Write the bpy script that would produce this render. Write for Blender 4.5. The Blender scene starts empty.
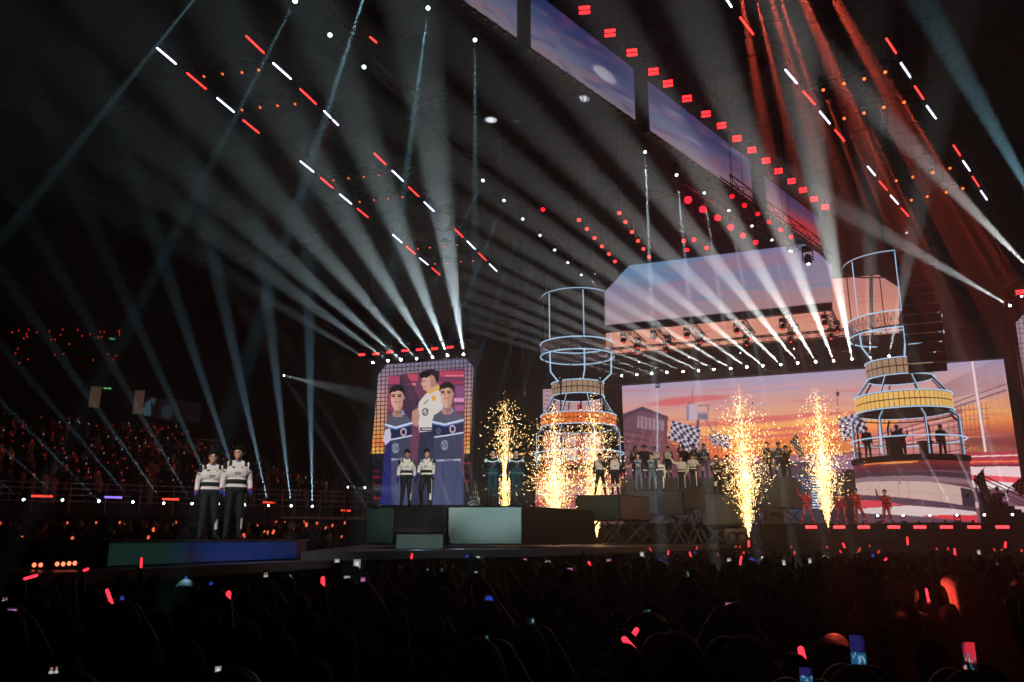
import bpy, bmesh, math, random
import numpy as np
from mathutils import Vector, Matrix

SC = bpy.context.scene
COL = SC.collection
random.seed(7)
RNG = np.random.default_rng(7)

# ------------------------------------------------------------------ camera
F = 800.0
PITCH = math.atan(196.0 / F)
CAM = Vector((0.0, 0.0, 2.3))
cam_data = bpy.data.cameras.new('camera')
cam = bpy.data.objects.new('camera', cam_data)
COL.objects.link(cam)
SC.camera = cam
cam.location = CAM
cam.rotation_euler = (math.pi / 2 + PITCH, 0, 0)
cam_data.lens = 36.0 * F / 1024.0
cam_data.clip_end = 400
FW = Vector((0, math.cos(PITCH), math.sin(PITCH)))
UP = Vector((0, -math.sin(PITCH), math.cos(PITCH)))
RT = Vector((1, 0, 0))

# ------------------------------------------------------------------ world: black hall filled with thin stage haze
world = bpy.data.worlds.new('world')
SC.world = world
world.use_nodes = True
wn = world.node_tree
wn.nodes['Background'].inputs[0].default_value = (0.002, 0.003, 0.005, 1)
wn.nodes['Background'].inputs[1].default_value = 0.0
HAZE = 0.0042
g1 = wn.nodes.new('ShaderNodeVolumeScatter'); g2 = wn.nodes.new('ShaderNodeVolumeScatter'); vs = wn.nodes.new('ShaderNodeAddShader')
for g_, k_, a_, c_ in ((g1, .8, .75, (1.0, .9, .8, 1)), (g2, .2, .0, (.3, .75, 1.0, 1))):
    g_.inputs['Density'].default_value = HAZE * k_; g_.inputs['Anisotropy'].default_value = a_; g_.inputs['Color'].default_value = c_
wn.links.new(g1.outputs[0], vs.inputs[0]); wn.links.new(g2.outputs[0], vs.inputs[1])
wn.links.new(vs.outputs[0], wn.nodes['World Output'].inputs['Volume'])
SC.view_settings.view_transform = 'Standard'
SC.view_settings.look = 'None'
SC.view_settings.exposure = 0.0
SC.view_settings.gamma = 1.0
SC.view_settings.use_curve_mapping = False
SC.cycles.volume_bounces = 0
SC.cycles.max_bounces = 4
SC.cycles.diffuse_bounces = 2
SC.cycles.glossy_bounces = 2
SC.cycles.transparent_max_bounces = 16
SC.cycles.use_denoising = True
SC.cycles.sample_clamp_indirect = 3.0
SC.cycles.use_light_tree = True

# ------------------------------------------------------------------ geometry helpers
def ray(px, py):
    return FW + RT * ((px - 512.0) / F) + UP * ((341.0 - py) / F)

def at_t(px, py, t):            # point seen at a photograph pixel, t metres ahead
    return CAM + ray(px, py) * t

def at_z(px, py, z):            # the same on the level z
    r = ray(px, py)
    return CAM + r * ((z - CAM.z) / r.z)

def on_plane(px, py, p0, n):
    r = ray(px, py)
    return CAM + r * ((p0 - CAM).dot(n) / r.dot(n))

def project(p):
    d = p - CAM
    t = d.dot(FW)
    return 512 + F * d.dot(RT) / t, 341 - F * d.dot(UP) / t

def lin(c):
    out = []
    for v in c[:3]:
        v = v / 255.0
        out.append(v / 12.92 if v <= 0.04045 else ((v + 0.055) / 1.055) ** 2.4)
    return tuple(out)

def lin_np(a):
    a = np.clip(a / 255.0, 0, 1)
    return np.where(a <= 0.04045, a / 12.92, ((a + 0.055) / 1.055) ** 2.4)

MATS = {}
def mat(name, rgb=(128, 128, 128), rough=0.6, metal=0.0, emit=None, strength=1.0, noise=0.0, sample=False, spec=0.5):
    if name in MATS:
        return MATS[name]
    m = bpy.data.materials.new(name)
    m.use_nodes = True
    nt = m.node_tree
    b = nt.nodes['Principled BSDF']
    c = lin(rgb) + (1,)
    b.inputs['Base Color'].default_value = c
    b.inputs['Roughness'].default_value = rough
    b.inputs['Metallic'].default_value = metal
    b.inputs['Specular IOR Level'].default_value = spec
    if noise:
        tc = nt.nodes.new('ShaderNodeTexCoord')
        nz = nt.nodes.new('ShaderNodeTexNoise')
        nz.inputs['Scale'].default_value = 3.0
        nz.inputs['Detail'].default_value = 4.0
        mx = nt.nodes.new('ShaderNodeMix')
        mx.data_type = 'RGBA'
        mx.inputs[6].default_value = tuple(v * (1 - noise) for v in c[:3]) + (1,)
        mx.inputs[7].default_value = tuple(min(1, v * (1 + noise)) for v in c[:3]) + (1,)
        nt.links.new(tc.outputs['Object'], nz.inputs['Vector'])
        nt.links.new(nz.outputs['Fac'], mx.inputs[0])
        nt.links.new(mx.outputs[2], b.inputs['Base Color'])
    if emit is not None:
        b.inputs['Emission Color'].default_value = lin(emit) + (1,)
        b.inputs['Emission Strength'].default_value = strength
        if not sample:
            m.cycles.emission_sampling = 'NONE'
    MATS[name] = m
    return m

def display_mat(strength, base=.02):      # an LED wall showing the colours stored on its pixels
    key = 'led_display_%.2f_%.2f' % (strength, base)
    if key in MATS:
        return MATS[key]
    m = bpy.data.materials.new(key)
    m.use_nodes = True
    nt = m.node_tree
    b = nt.nodes['Principled BSDF']
    b.inputs['Base Color'].default_value = (base, base, base, 1)
    b.inputs['Roughness'].default_value = 0.5
    a = nt.nodes.new('ShaderNodeAttribute')
    a.attribute_name = 'pixel'
    nt.links.new(a.outputs['Color'], b.inputs['Emission Color'])
    b.inputs['Emission Strength'].default_value = strength * 0.8
    m.cycles.emission_sampling = 'NONE'
    MATS[key] = m
    return m

BLACK = mat('black_metal', (13, 13, 15), 0.5, 0.3)
TRUSS = mat('truss_metal', (52, 52, 56), 0.4, 0.7)
DARK = mat('black_drape', (9, 9, 10), 0.95, spec=.1)
STEEL = mat('grey_steel', (95, 98, 105), 0.4, 0.8)

class MB:                       # collects shapes into ONE mesh
    def __init__(self):
        self.v, self.f, self.mi = [], [], []
        self.cur = 0
    def add(self, verts, faces):
        n = len(self.v)
        self.v += [tuple(v) for v in verts]
        self.f += [tuple(i + n for i in f) for f in faces]
        self.mi += [self.cur] * len(faces)
    def hexa(self, c):          # eight corners: bottom ring then top ring
        self.add(c, [(3, 2, 1, 0), (4, 5, 6, 7), (0, 1, 5, 4), (1, 2, 6, 5), (2, 3, 7, 6), (3, 0, 4, 7)])
    def box(self, c, ax, ay, az):   # centre and three half-axis vectors
        c, ax, ay, az = Vector(c), Vector(ax), Vector(ay), Vector(az)
        self.hexa([c - ax - ay - az, c + ax - ay - az, c + ax + ay - az, c - ax + ay - az,
                   c - ax - ay + az, c + ax - ay + az, c + ax + ay + az, c - ax + ay + az])
    def prism(self, pts, z0, z1):
        n = len(pts)
        vs = [(p[0], p[1], z0) for p in pts] + [(p[0], p[1], z1) for p in pts]
        self.add(vs, [tuple(range(n - 1, -1, -1)), tuple(range(n, 2 * n))] +
                 [(i, (i + 1) % n, n + (i + 1) % n, n + i) for i in range(n)])
    def tube(self, p, q, r0, r1=None, n=8):
        p, q = Vector(p), Vector(q)
        r1 = r0 if r1 is None else r1
        d = q - p
        if d.length < 1e-6:
            return
        d.normalize()
        a = d.orthogonal().normalized()
        b = d.cross(a)
        vs = []
        for c, r in ((p, r0), (q, r1)):
            for k in range(n):
                an = 2 * math.pi * k / n
                vs.append(c + (a * math.cos(an) + b * math.sin(an)) * r)
        self.add(vs, [tuple(range(n - 1, -1, -1)), tuple(range(n, 2 * n))] +
                 [(k, (k + 1) % n, n + (k + 1) % n, n + k) for k in range(n)])
    def path(self, pts, r, n=8, closed=False):
        m = len(pts)
        for i in range(m if closed else m - 1):
            self.tube(pts[i], pts[(i + 1) % m], r, n=n)
    def lathe(self, prof, c=(0, 0, 0), n=24, a0=0.0, a1=2 * math.pi, axis=None):
        c = Vector(c)
        full = abs(a1 - a0 - 2 * math.pi) < 1e-6
        k = n if full else n + 1
        if axis is None:
            ex, ey, ez = Vector((1, 0, 0)), Vector((0, 1, 0)), Vector((0, 0, 1))
        else:
            ez = Vector(axis).normalized()
            ex = ez.orthogonal().normalized()
            ey = ez.cross(ex)
        vs = []
        for r, z in prof:
            for j in range(k):
                an = a0 + (a1 - a0) * j / n
                vs.append(c + ex * (r * math.cos(an)) + ey * (r * math.sin(an)) + ez * z)
        fs = []
        for i in range(len(prof) - 1):
            for j in range(n):
                j2 = (j + 1) % k
                fs.append((i * k + j, i * k + j2, (i + 1) * k + j2, (i + 1) * k + j))
        self.add(vs, fs)
    def ring(self, c, R, r, n=48, m=6, a0=0.0, a1=2 * math.pi):
        pts = []
        for j in range(m + 1):
            an = 2 * math.pi * j / m
            pts.append((R + r * math.cos(an), r * math.sin(an)))
        self.lathe(pts, c, n, a0, a1)
    def ball(self, c, r, n=8, m=6, sc=(1, 1, 1)):
        c = Vector(c)
        vs = [c + Vector((0, 0, -r * sc[2]))]
        for i in range(1, m):
            ph = math.pi * i / m
            for j in range(n):
                an = 2 * math.pi * j / n
                vs.append(c + Vector((r * sc[0] * math.sin(ph) * math.cos(an), r * sc[1] * math.sin(ph) * math.sin(an), -r * sc[2] * math.cos(ph))))
        vs.append(c + Vector((0, 0, r * sc[2])))
        fs = [(0, 1 + (j + 1) % n, 1 + j) for j in range(n)]
        for i in range(m - 2):
            for j in range(n):
                fs.append((1 + i * n + j, 1 + i * n + (j + 1) % n, 1 + (i + 1) * n + (j + 1) % n, 1 + (i + 1) * n + j))
        L = len(vs) - 1
        fs += [(1 + (m - 2) * n + j, 1 + (m - 2) * n + (j + 1) % n, L) for j in range(n)]
        self.add(vs, fs)
    def lattice(self, p, q, w=0.4, r=0.025, step=0.5, up=Vector((0, 0, 1)), n=5):   # box truss from p to q
        p, q = Vector(p), Vector(q)
        d = (q - p)
        L = d.length
        d.normalize()
        s = d.cross(up)
        if s.length < 1e-4:
            s = d.orthogonal()
        s.normalize()
        u = s.cross(d).normalized()
        cs = [s * (w / 2) + u * (w / 2), s * (w / 2) - u * (w / 2), -s * (w / 2) - u * (w / 2), -s * (w / 2) + u * (w / 2)]
        for c in cs:
            self.tube(p + c, q + c, r, n=n)
        k = max(1, int(L / step))
        for i in range(k):
            a, b = p + d * (L * i / k), p + d * (L * (i + 1) / k)
            for j in range(4):
                c0, c1 = cs[j], cs[(j + 1) % 4]
                if (i + j) % 2:
                    c0, c1 = c1, c0
                self.tube(a + c0, b + c1, r * 0.6, n=4)
    def mesh(self, name, mats):
        me = bpy.data.meshes.new(name)
        me.from_pydata(self.v, [], self.f)
        for m in (mats if isinstance(mats, (list, tuple)) else [mats]):
            me.materials.append(m)
        if len(me.materials) > 1:
            me.polygons.foreach_set('material_index', self.mi)
        me.update()
        return me
    def build(self, name, mats, parent=None, smooth=False):
        me = self.mesh(name, mats)
        if smooth:
            me.polygons.foreach_set('use_smooth', [True] * len(me.polygons))
        return link(name, me, parent)

def link(name, data, parent=None):
    o = bpy.data.objects.new(name, data)
    COL.objects.link(o)
    if parent is not None:
        o.parent = parent
    return o

def tag(o, label=None, cat=None, group=None, kind=None):
    if label: o['label'] = label
    if cat: o['category'] = cat
    if group: o['group'] = group
    if kind: o['kind'] = kind
    return o

def empty(name, loc=(0, 0, 0), label=None, cat=None, group=None):
    o = link(name, None)
    o.location = loc
    return tag(o, label, cat, group)

ORD = ['first', 'second', 'third', 'fourth', 'fifth', 'sixth', 'seventh', 'eighth', 'ninth', 'tenth', 'eleventh', 'twelfth',
       'thirteenth', 'fourteenth', 'fifteenth', 'sixteenth', 'seventeenth', 'eighteenth', 'nineteenth', 'twentieth']

# the stage's own directions: ES runs along the big screen to the right, NS points out to the audience
_A = at_t(622, 384, 54.1)
_B = at_t(1000, 357, 46.0)
ES = Vector((_B.x - _A.x, _B.y - _A.y, 0)).normalized()
NS = Vector((ES.y, -ES.x, 0))
ZZ = Vector((0, 0, 1))

def along(p, x1, d=ES):          # how far to go from p along d until it shows at column x1
    k = (x1 - 512.0) / F
    q = p - CAM
    return (k * q.dot(FW) - q.x) / (d.x - k * d.dot(FW))

# ------------------------------------------------------------------ a small painter for what the LED walls show
class Canvas:
    def __init__(self, x0, y0, x1, y1, s):
        self.x0, self.y0, self.s = x0, y0, s
        self.w, self.h = int((x1 - x0) * s), int((y1 - y0) * s)
        self.a = np.zeros((self.h, self.w, 3))
        self.X, self.Y = np.meshgrid(x0 + (np.arange(self.w) + .5) / s, y0 + (np.arange(self.h) + .5) / s)
    def _win(self, xs, ys, pad=1):
        i0 = max(0, int((min(ys) - pad - self.y0) * self.s)); i1 = min(self.h, int((max(ys) + pad - self.y0) * self.s) + 1)
        j0 = max(0, int((min(xs) - pad - self.x0) * self.s)); j1 = min(self.w, int((max(xs) + pad - self.x0) * self.s) + 1)
        return slice(i0, max(i0, i1)), slice(j0, max(j0, j1))
    def put(self, w, m, col, a=1.0):
        k = (m * a)[..., None]
        self.a[w] = self.a[w] * (1 - k) + np.array(col, float) * k
    def inside(self, w, pts):
        X, Y = self.X[w], self.Y[w]
        r = np.zeros(X.shape, bool)
        n = len(pts)
        for i in range(n):
            (xa, ya), (xb, yb) = pts[i], pts[(i + 1) % n]
            if ya == yb: continue
            r ^= ((ya > Y) != (yb > Y)) & (X < (xb - xa) * (Y - ya) / (yb - ya) + xa)
        return r
    def poly(self, pts, col, a=1.0):
        w = self._win([p[0] for p in pts], [p[1] for p in pts])
        self.put(w, self.inside(w, pts).astype(float), col, a)
    def rect(self, x0, y0, x1, y1, col, a=1.0):
        self.poly([(x0, y0), (x1, y0), (x1, y1), (x0, y1)], col, a)
    def line(self, p, q, wd, col, a=1.0):
        w = self._win([p[0], q[0]], [p[1], q[1]], wd + 1)
        X, Y = self.X[w], self.Y[w]
        dx, dy = q[0] - p[0], q[1] - p[1]
        L = dx * dx + dy * dy + 1e-9
        t = np.clip(((X - p[0]) * dx + (Y - p[1]) * dy) / L, 0, 1)
        d = np.hypot(X - p[0] - t * dx, Y - p[1] - t * dy)
        self.put(w, np.clip((wd / 2 - d) * self.s + .5, 0, 1), col, a)
    def lines(self, pts, wd, col, a=1.0):
        for i in range(len(pts) - 1): self.line(pts[i], pts[i + 1], wd, col, a)
    def oval(self, cx, cy, rx, ry, col, a=1.0, soft=0.0, rot=0.0):
        R = max(rx, ry) * (1 + soft)
        w = self._win([cx - R, cx + R], [cy - R, cy + R])
        c, s = math.cos(rot), math.sin(rot)
        X, Y = self.X[w] - cx, self.Y[w] - cy
        d = np.hypot((X * c + Y * s) / rx, (-X * s + Y * c) / ry)
        m = np.clip((1 + soft - d) / max(soft, .5 / (self.s * min(rx, ry))), 0, 1)
        self.put(w, m, col, a)
    def vgrad(self, stops, x0=None, x1=None, y0=None, y1=None, skew=0.0):
        w = self._win([x0 if x0 is not None else self.x0, x1 if x1 is not None else 1e5], [y0 if y0 is not None else self.y0, y1 if y1 is not None else 1e5], 0)
        Y = self.Y[w] + skew * (self.X[w] - self.x0)
        ys = [s[0] for s in stops]
        for k in range(3):
            self.a[w][..., k] = np.interp(Y, ys, [s[1][k] for s in stops])
    def checker(self, c4, nu, nv, ca, cb, a=1.0, wob=0.0):   # chequered flag over four corners
        w = self._win([p[0] for p in c4], [p[1] for p in c4], 2)
        m = self.inside(w, c4)
        X, Y = self.X[w], self.Y[w]
        (x0, y0), (x1, y1), (x2, y2), (x3, y3) = c4
        ux, uy, vx, vy = (x1 - x0 + x2 - x3) / 2, (y1 - y0 + y2 - y3) / 2, (x3 - x0 + x2 - x1) / 2, (y3 - y0 + y2 - y1) / 2
        det = ux * vy - uy * vx
        u = ((X - x0) * vy - (Y - y0) * vx) / det
        v = (-(X - x0) * uy + (Y - y0) * ux) / det
        u2 = u + wob * np.sin(v * 6); v2 = v + wob * np.sin(u * 5 + 1)
        k = ((np.floor(u2 * nu) + np.floor(v2 * nv)) % 2 == 0)
        self.put(w, (m & k).astype(float), ca, a)
        self.put(w, (m & ~k).astype(float), cb, a)
    def clouds(self, col, a, sx, sy, thr=0.0, seed=1, ang=0.0, x0=None, y0=None, x1=None, y1=None):
        rg = np.random.default_rng(seed)
        n = np.zeros(self.X.shape)
        c, s = math.cos(ang), math.sin(ang)
        U, V = (self.X * c + self.Y * s), (-self.X * s + self.Y * c)
        for _ in range(14):
            fx, fy = rg.uniform(.3, 1.6) / sx, rg.uniform(.3, 1.6) / sy
            n += np.sin(6.28 * (U * fx + V * fy * rg.choice([-1, 1])) + rg.uniform(0, 6.28)) 
        n = n / 5.0
        m = np.clip((n - thr) * 1.2, 0, 1)
        if x0 is not None:
            m = m * np.clip(np.minimum(np.minimum(self.X - x0, x1 - self.X) / 6, np.minimum(self.Y - y0, y1 - self.Y) / 4), 0, 1)
        self.put((slice(None), slice(None)), m, col, a)
    def sample(self, px, py):
        j = np.clip(((px - self.x0) * self.s).astype(int), 0, self.w - 1)
        i = np.clip(((py - self.y0) * self.s).astype(int), 0, self.h - 1)
        return self.a[i, j]

def led_surface(name, canvas, pts3, uv, nu, nv, strength, parent, cut=(), base=.02):
    """A flat or curved LED face: pts3(u,v) -> 3-D, uv(u,v) -> canvas coordinates."""
    us, vs_ = np.linspace(0, 1, nu + 1), np.linspace(0, 1, nv + 1)
    V, C = [], np.zeros(((nu + 1) * (nv + 1), 2))
    k = 0
    for v in vs_:
        for u in us:
            V.append(pts3(u, v)[:])
            C[k] = uv(u, v); k += 1
    Fs = []
    for j in range(nv):
        for i in range(nu):
            b = j * (nu + 1) + i
            if cut:
                cu, cv = C[b], C[b + nu + 2]
                mx, my = (cu[0] + cv[0]) / 2, (cu[1] + cv[1]) / 2
                if any(fn(mx, my) for fn in cut): continue
            Fs.append((b, b + nu + 1, b + nu + 2, b + 1))
    me = bpy.data.meshes.new(name)
    me.from_pydata(V, [], Fs)
    col = np.ones((len(V), 4), np.float32)
    col[:, :3] = lin_np(canvas.sample(C[:, 0], C[:, 1]))
    at = me.attributes.new('pixel', 'FLOAT_COLOR', 'POINT')
    at.data.foreach_set('color', col.ravel())
    me.materials.append(display_mat(strength, base))
    me.update()
    return link(name, me, parent)

def flat_screen(name, label, canvas, p0, n, corners, res, strength, thick, cat='screen', cut=(), group=None, poly=None):
    """LED wall in the plane (p0, n); corners = photo pixels TL, TR, BR, BL; cabinet box behind, display in front."""
    c3 = [on_plane(x, y, p0, n) for x, y in corners]
    root = empty(name, (c3[2] + c3[3]) / 2, label, cat, group)
    inv = Matrix.Translation(-root.location)
    TL, TR, BR, BL = [inv @ c for c in c3]
    def p3(u, v):
        return (TL * (1 - u) + TR * u) * (1 - v) + (BL * (1 - u) + BR * u) * v + n * 0.03
    def uv(u, v):
        return project(p3(u, v) + root.location)
    led_surface('display', canvas, p3, uv, res[0], res[1], strength, root, cut)
    mb = MB()
    outline = [inv @ on_plane(x, y, p0, n) for x, y in (poly or corners)]
    k = len(outline)
    vs = [p - n * thick for p in outline] + list(outline)
    mb.add(vs, [tuple(range(k)), tuple(range(2 * k - 1, k - 1, -1))] + [(i, k + i, k + (i + 1) % k, (i + 1) % k) for i in range(k)])
    mb.build('cabinet', BLACK, root)
    return root, c3

# ------------------------------------------------------------------ hall shell
def shell():
    m_floor = mat('hall_floor', (16, 16, 18), 0.7, noise=0.3)
    m_ceil = mat('hall_roof', (40, 42, 46), 0.9, noise=0.3)
    m_wall = mat('hall_wall', (14, 14, 17), 0.9, noise=0.3)
    x0, x1, y0, y1, h = -75.0, 75.0, -12.0, 85.0, 27.0
    def slab(name, a, b):
        mb = MB()
        mb.hexa([(a[0], a[1], a[2]), (b[0], a[1], a[2]), (b[0], b[1], a[2]), (a[0], b[1], a[2]),
                 (a[0], a[1], b[2]), (b[0], a[1], b[2]), (b[0], b[1], b[2]), (a[0], b[1], b[2])])
        return mb
    tag(slab('floor', (x0, y0, -.3), (x1, y1, 0)).build('floor', m_floor), kind='structure')
    tag(slab('ceiling', (x0, y0, h), (x1, y1, h + .3)).build('ceiling', m_ceil), kind='structure')
    tag(slab('w', (x0 - .3, y0, 0), (x0, y1, h)).build('wall_left', m_wall), kind='structure')
    tag(slab('w', (x1, y0, 0), (x1 + .3, y1, h)).build('wall_right', m_wall), kind='structure')
    tag(slab('w', (x0, y1, 0), (x1, y1 + .3, h)).build('wall_back', m_wall), kind='structure')
    # roof girders seen faintly at the top right
    for i, (t, z) in enumerate(((30, 25.6), (38, 25.6), (46, 25.6), (54, 25.6))):
        mb = MB()
        c = Vector((0, t, z)) 
        mb.lattice(c - ES * 50, c + ES * 60, 1.6, 0.09, 2.0)
        tag(mb.build('ceiling_beam', mat('roof_steel', (70, 66, 66), .7, .2)), kind='structure')
    # pale acoustic panels hung between girders
    for i in range(4):
        a = at_z(750 + 30 * i, 88 - 7 * i, 26.4)
        mb = MB()
        mb.box(a, ES * 2.2, NS * 1.6, ZZ * 0.05)
        tag(mb.build('trim_%d' % (i + 1), mat('roof_panel', (92, 84, 82), .9)), kind='structure')
shell()

# ------------------------------------------------------------------ what the big screen shows: a race circuit at sunset
def paint_main():
    c = Canvas(530, 350, 1040, 532, 3)
    c.vgrad([(352, (106, 130, 174)), (378, (130, 146, 186)), (392, (158, 150, 180)), (404, (188, 150, 160)), (418, (204, 150, 142)), (432, (220, 156, 124)),
             (444, (240, 164, 92)), (453, (238, 140, 72)), (462, (196, 92, 66)), (474, (120, 58, 60)), (500, (90, 52, 60)), (532, (70, 44, 54))], skew=0.07)
    c.clouds((204, 110, 116), .45, 120, 9, .35, 3, -.07, 600, 380, 1010, 440)
    c.clouds((150, 150, 196), .5, 110, 10, .4, 11, -.07, 600, 355, 1010, 410)
    c.clouds((246, 190, 130), .55, 140, 8, .45, 5, -.07, 600, 415, 1010, 456)
    for x0, x1, y, w in ((655, 690, 403, 2.2), (668, 722, 399, 2.4), (690, 790, 422, 2.0), (740, 850, 416, 1.4), (690, 850, 436, 1.3), (760, 850, 428, 1.6)):
        c.oval((x0 + x1) / 2, y, (x1 - x0) / 2, w, (206, 92, 96), .75, .6, -.06)
    c.oval(850, 452, 110, 7, (246, 150, 60), .6, .8)
    c.oval(740, 456, 60, 5, (232, 96, 60), .6, .8)
    # far ground
    c.poly([(600, 462), (735, 458), (860, 452), (1010, 452), (1010, 532), (530, 532), (530, 470)], (92, 58, 70))
    c.poly([(730, 457), (858, 453), (858, 466), (730, 466)], (150, 92, 106))
    c.poly([(780, 459), (858, 456), (858, 468), (775, 476)], (132, 104, 130))
    c.rect(728, 462, 812, 477, (58, 44, 60))
    for x in range(730, 812, 4): c.line((x, 463), (x, 477), .6, (88, 66, 84))
    c.line((728, 462), (858, 458), 1, (170, 96, 100))
    # grandstand and race tower, left
    c.poly([(618, 428), (622, 414), (642, 407), (668, 417), (667, 446), (640, 500), (618, 500)], (98, 66, 80))
    c.poly([(620, 416), (642, 406.5), (668, 416.5), (668, 419), (642, 410), (620, 420)], (70, 52, 68))
    c.poly([(638, 415), (664, 421), (664, 431), (637, 428)], (150, 116, 128))
    for x in range(640, 664, 4): c.line((x, 415 + (x - 638) * .23), (x, 429 + (x - 638) * .1), .8, (64, 48, 62))
    for i in range(15):
        y = 430 + i * 3.2
        c.line((622, y), (700, y + 13), 1.0, (132, 62, 70) if i % 2 else (62, 40, 54))
    c.poly([(640, 432), (662, 434), (700, 470), (680, 470)], (120, 64, 72), .7)
    for i in range(6): c.line((612 + i * 9, 470), (624 + i * 10, 433), .7, (160, 130, 140), .6)
    c.line((657.3, 382), (657.3, 452), 1.1, (180, 176, 190)); c.rect(655.5, 382, 660, 384.6, (40, 40, 50)); c.rect(655.5, 385.5, 660, 388, (40, 40, 50))
    c.line((692.5, 388), (692.5, 405), .7, (110, 96, 112)); c.line((689.5, 401), (689.5, 407), .8, (90, 80, 96))
    c.rect(686.5, 404.5, 697.5, 420.5, (186, 164, 178)); c.rect(686.5, 404.5, 689, 420.5, (140, 124, 144))
    c.rect(697.5, 412.5, 708.5, 420, (150, 126, 142)); c.rect(698.5, 414, 707.5, 419, (120, 100, 120))
    c.lines([(697.5, 405.5), (708.5, 405.5), (708.5, 412)], .7, (90, 76, 92))
    c.rect(696.5, 420, 699.5, 452, (96, 78, 96)); c.line((705, 419), (716, 436), 1.6, (150, 110, 116))
    c.line((716, 418), (716, 440), .6, (96, 80, 92)); c.line((752.6, 400), (752.6, 404), 1.2, (80, 70, 84))
    c.line((837.5, 390), (837.5, 420), .9, (120, 110, 126)); c.rect(836, 392, 839.5, 396, (60, 58, 70))
    for i in range(9): c.line((698 + i * 4, 434), (698 + i * 4, 452), .7, (120, 80, 88))
    c.line((698, 436), (734, 438), .8, (130, 86, 92))
    ink, pap = (38, 36, 56), (190, 178, 196)
    c.checker([(672, 420.5), (701, 428), (698, 449), (668, 439)], 9, 6, ink, pap, 1, .06)
    c.checker([(682, 436), (700, 447), (696, 456), (678, 448)], 6, 4, ink, pap, 1, .05)
    c.checker([(709, 434), (731, 435), (728, 449), (712, 444)], 7, 5, ink, (172, 160, 182), 1, .06)
    c.checker([(838, 419), (862, 411), (868, 430), (842, 442)], 8, 6, ink, pap, 1, .06)
    # right: bleachers, scaffold, catch fence, lamp pole
    c.poly([(862, 446), (900, 420), (962, 408), (966, 458), (862, 458)], (190, 122, 116))
    for i in range(9): c.line((860, 450 - i * 1.2), (962, 440 - i * 3.6), 1.1, (236, 160, 138) if i % 2 else (128, 76, 86))
    c.line((880, 452), (934, 428), 1.5, (226, 90, 96))
    for x in (878, 912, 938, 948): c.line((x, 424), (x + 2, 458), 1.0, (96, 70, 86))
    c.line((879, 414), (881, 452), 1.5, (218, 190, 196))
    for k in range(9):
        x = 952 + k * 4.2
        c.line((x, 403), (x + 4, 452), .8, (112, 72, 78), .8)
    for y in (408, 418, 428, 438): c.line((948, y + 3), (990, y), .9, (112, 72, 78), .8)
    c.poly([(936, 392), (1004, 364), (1036, 384), (938, 414)], (186, 150, 168), .5)
    for i in range(14):
        c.line((932, 402 - i * .9), (1004, 386 - i * 2.3), .5, (88, 70, 88), .7)
    c.lines([(936, 414), (1006, 390)], 1.6, (120, 84, 92)); c.lines([(936, 409), (1006, 384)], .9, (96, 70, 84))
    for x in range(986, 1010, 2): c.line((x, 380), (x + 5, 455), .3, (130, 90, 96), .5)
    for y in range(384, 455, 2): c.line((985, y), (1010, y - .5), .3, (130, 90, 96), .5)
    c.line((971.5, 356), (985.5, 452), 2.4, (226, 206, 206)); c.line((973, 356), (987, 452), .7, (150, 130, 140))
    for i in range(6): c.line((1000 + i * 2, 442), (1000 + i * 2, 446), .8, (160, 60, 50))
    # guard rail and track, right
    c.poly([(955, 453), (1036, 450), (1036, 464), (955, 466)], (168, 56, 72))
    c.line((955, 457), (1036, 454.5), 1.2, (246, 214, 208)); c.line((955, 462), (1036, 461), 1.5, (255, 116, 66)); c.line((955, 465.5), (1036, 465), 1.6, (110, 30, 48))
    c.poly([(955, 467), (1036, 466), (1036, 478), (955, 474)], (230, 196, 202))
    c.poly([(955, 474), (1036, 478), (1036, 484), (955, 479)], (226, 78, 92))
    c.poly([(955, 479), (1036, 484), (1036, 492), (955, 486)], (236, 214, 216))
    c.poly([(955, 486), (1036, 492), (1036, 525), (955, 520)], (112, 74, 90))
    c.poly([(955, 500), (1036, 508), (1036, 513), (955, 506)], (206, 168, 178))
    # left wing of the wall behind the left tower: pit building and barrier
    c.vgrad([(385, (176, 148, 160)), (405, (190, 150, 152)), (440, (178, 110, 106)), (470, (110, 54, 62)), (500, (88, 44, 58)), (532, (56, 34, 46))], 542, 604, 384, 532)
    for i in range(11): c.line((543, 392 + i * 4), (572, 388 + i * 6), .8, (96, 70, 84), .8)
    c.rect(577.5, 404, 582, 468, (170, 34, 60)); c.rect(566, 470, 600, 476, (216, 62, 58)); c.rect(543, 462, 575, 467, (210, 60, 56))
    c.rect(560, 430, 576, 444, (206, 172, 168)); c.rect(560, 448, 577, 460, (206, 172, 168)); c.rect(585, 436, 602, 462, (196, 158, 158))
    for y in (412, 432, 446, 462): c.line((543, y), (603, y + 2), 1, (86, 52, 66))
    c.poly([(543, 480), (603, 474), (603, 490), (543, 498)], (126, 84, 100)); c.poly([(543, 500), (603, 494), (603, 505), (543, 512)], (96, 62, 80))
    # understage: dark below the risers, status monitor of white text lines
    c.rect(618, 478, 812, 532, (44, 34, 44), .85)
    c.rect(843, 470, 857, 530, (16, 14, 20)); c.rect(794, 474, 843, 528, (24, 30, 46))
    c.rect(795, 475, 811, 514, (28, 58, 96))
    rg = random.Random(4)
    for i in range(12):
        y = 478 + i * 2.7
        x = 812.5
        while x < 822:
            w = rg.uniform(1, 4); c.line((x, y), (min(x + w, 822), y), 1.1, (196, 214, 240)); x += w + .9
    return c
MAINC = paint_main()
S_P = _A.copy()
def drop(px, py, py2, p0=None):       # column where a plumb line from (px, py) on the screen plane shows at row py2
    q = on_plane(px, py, S_P if p0 is None else p0, NS)
    lo, hi = -30.0, 30.0
    for _ in range(50):
        m = (lo + hi) / 2
        if project(q - ZZ * m)[1] < py2: lo = m
        else: hi = m
    return project(q - ZZ * lo)[0]
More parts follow.
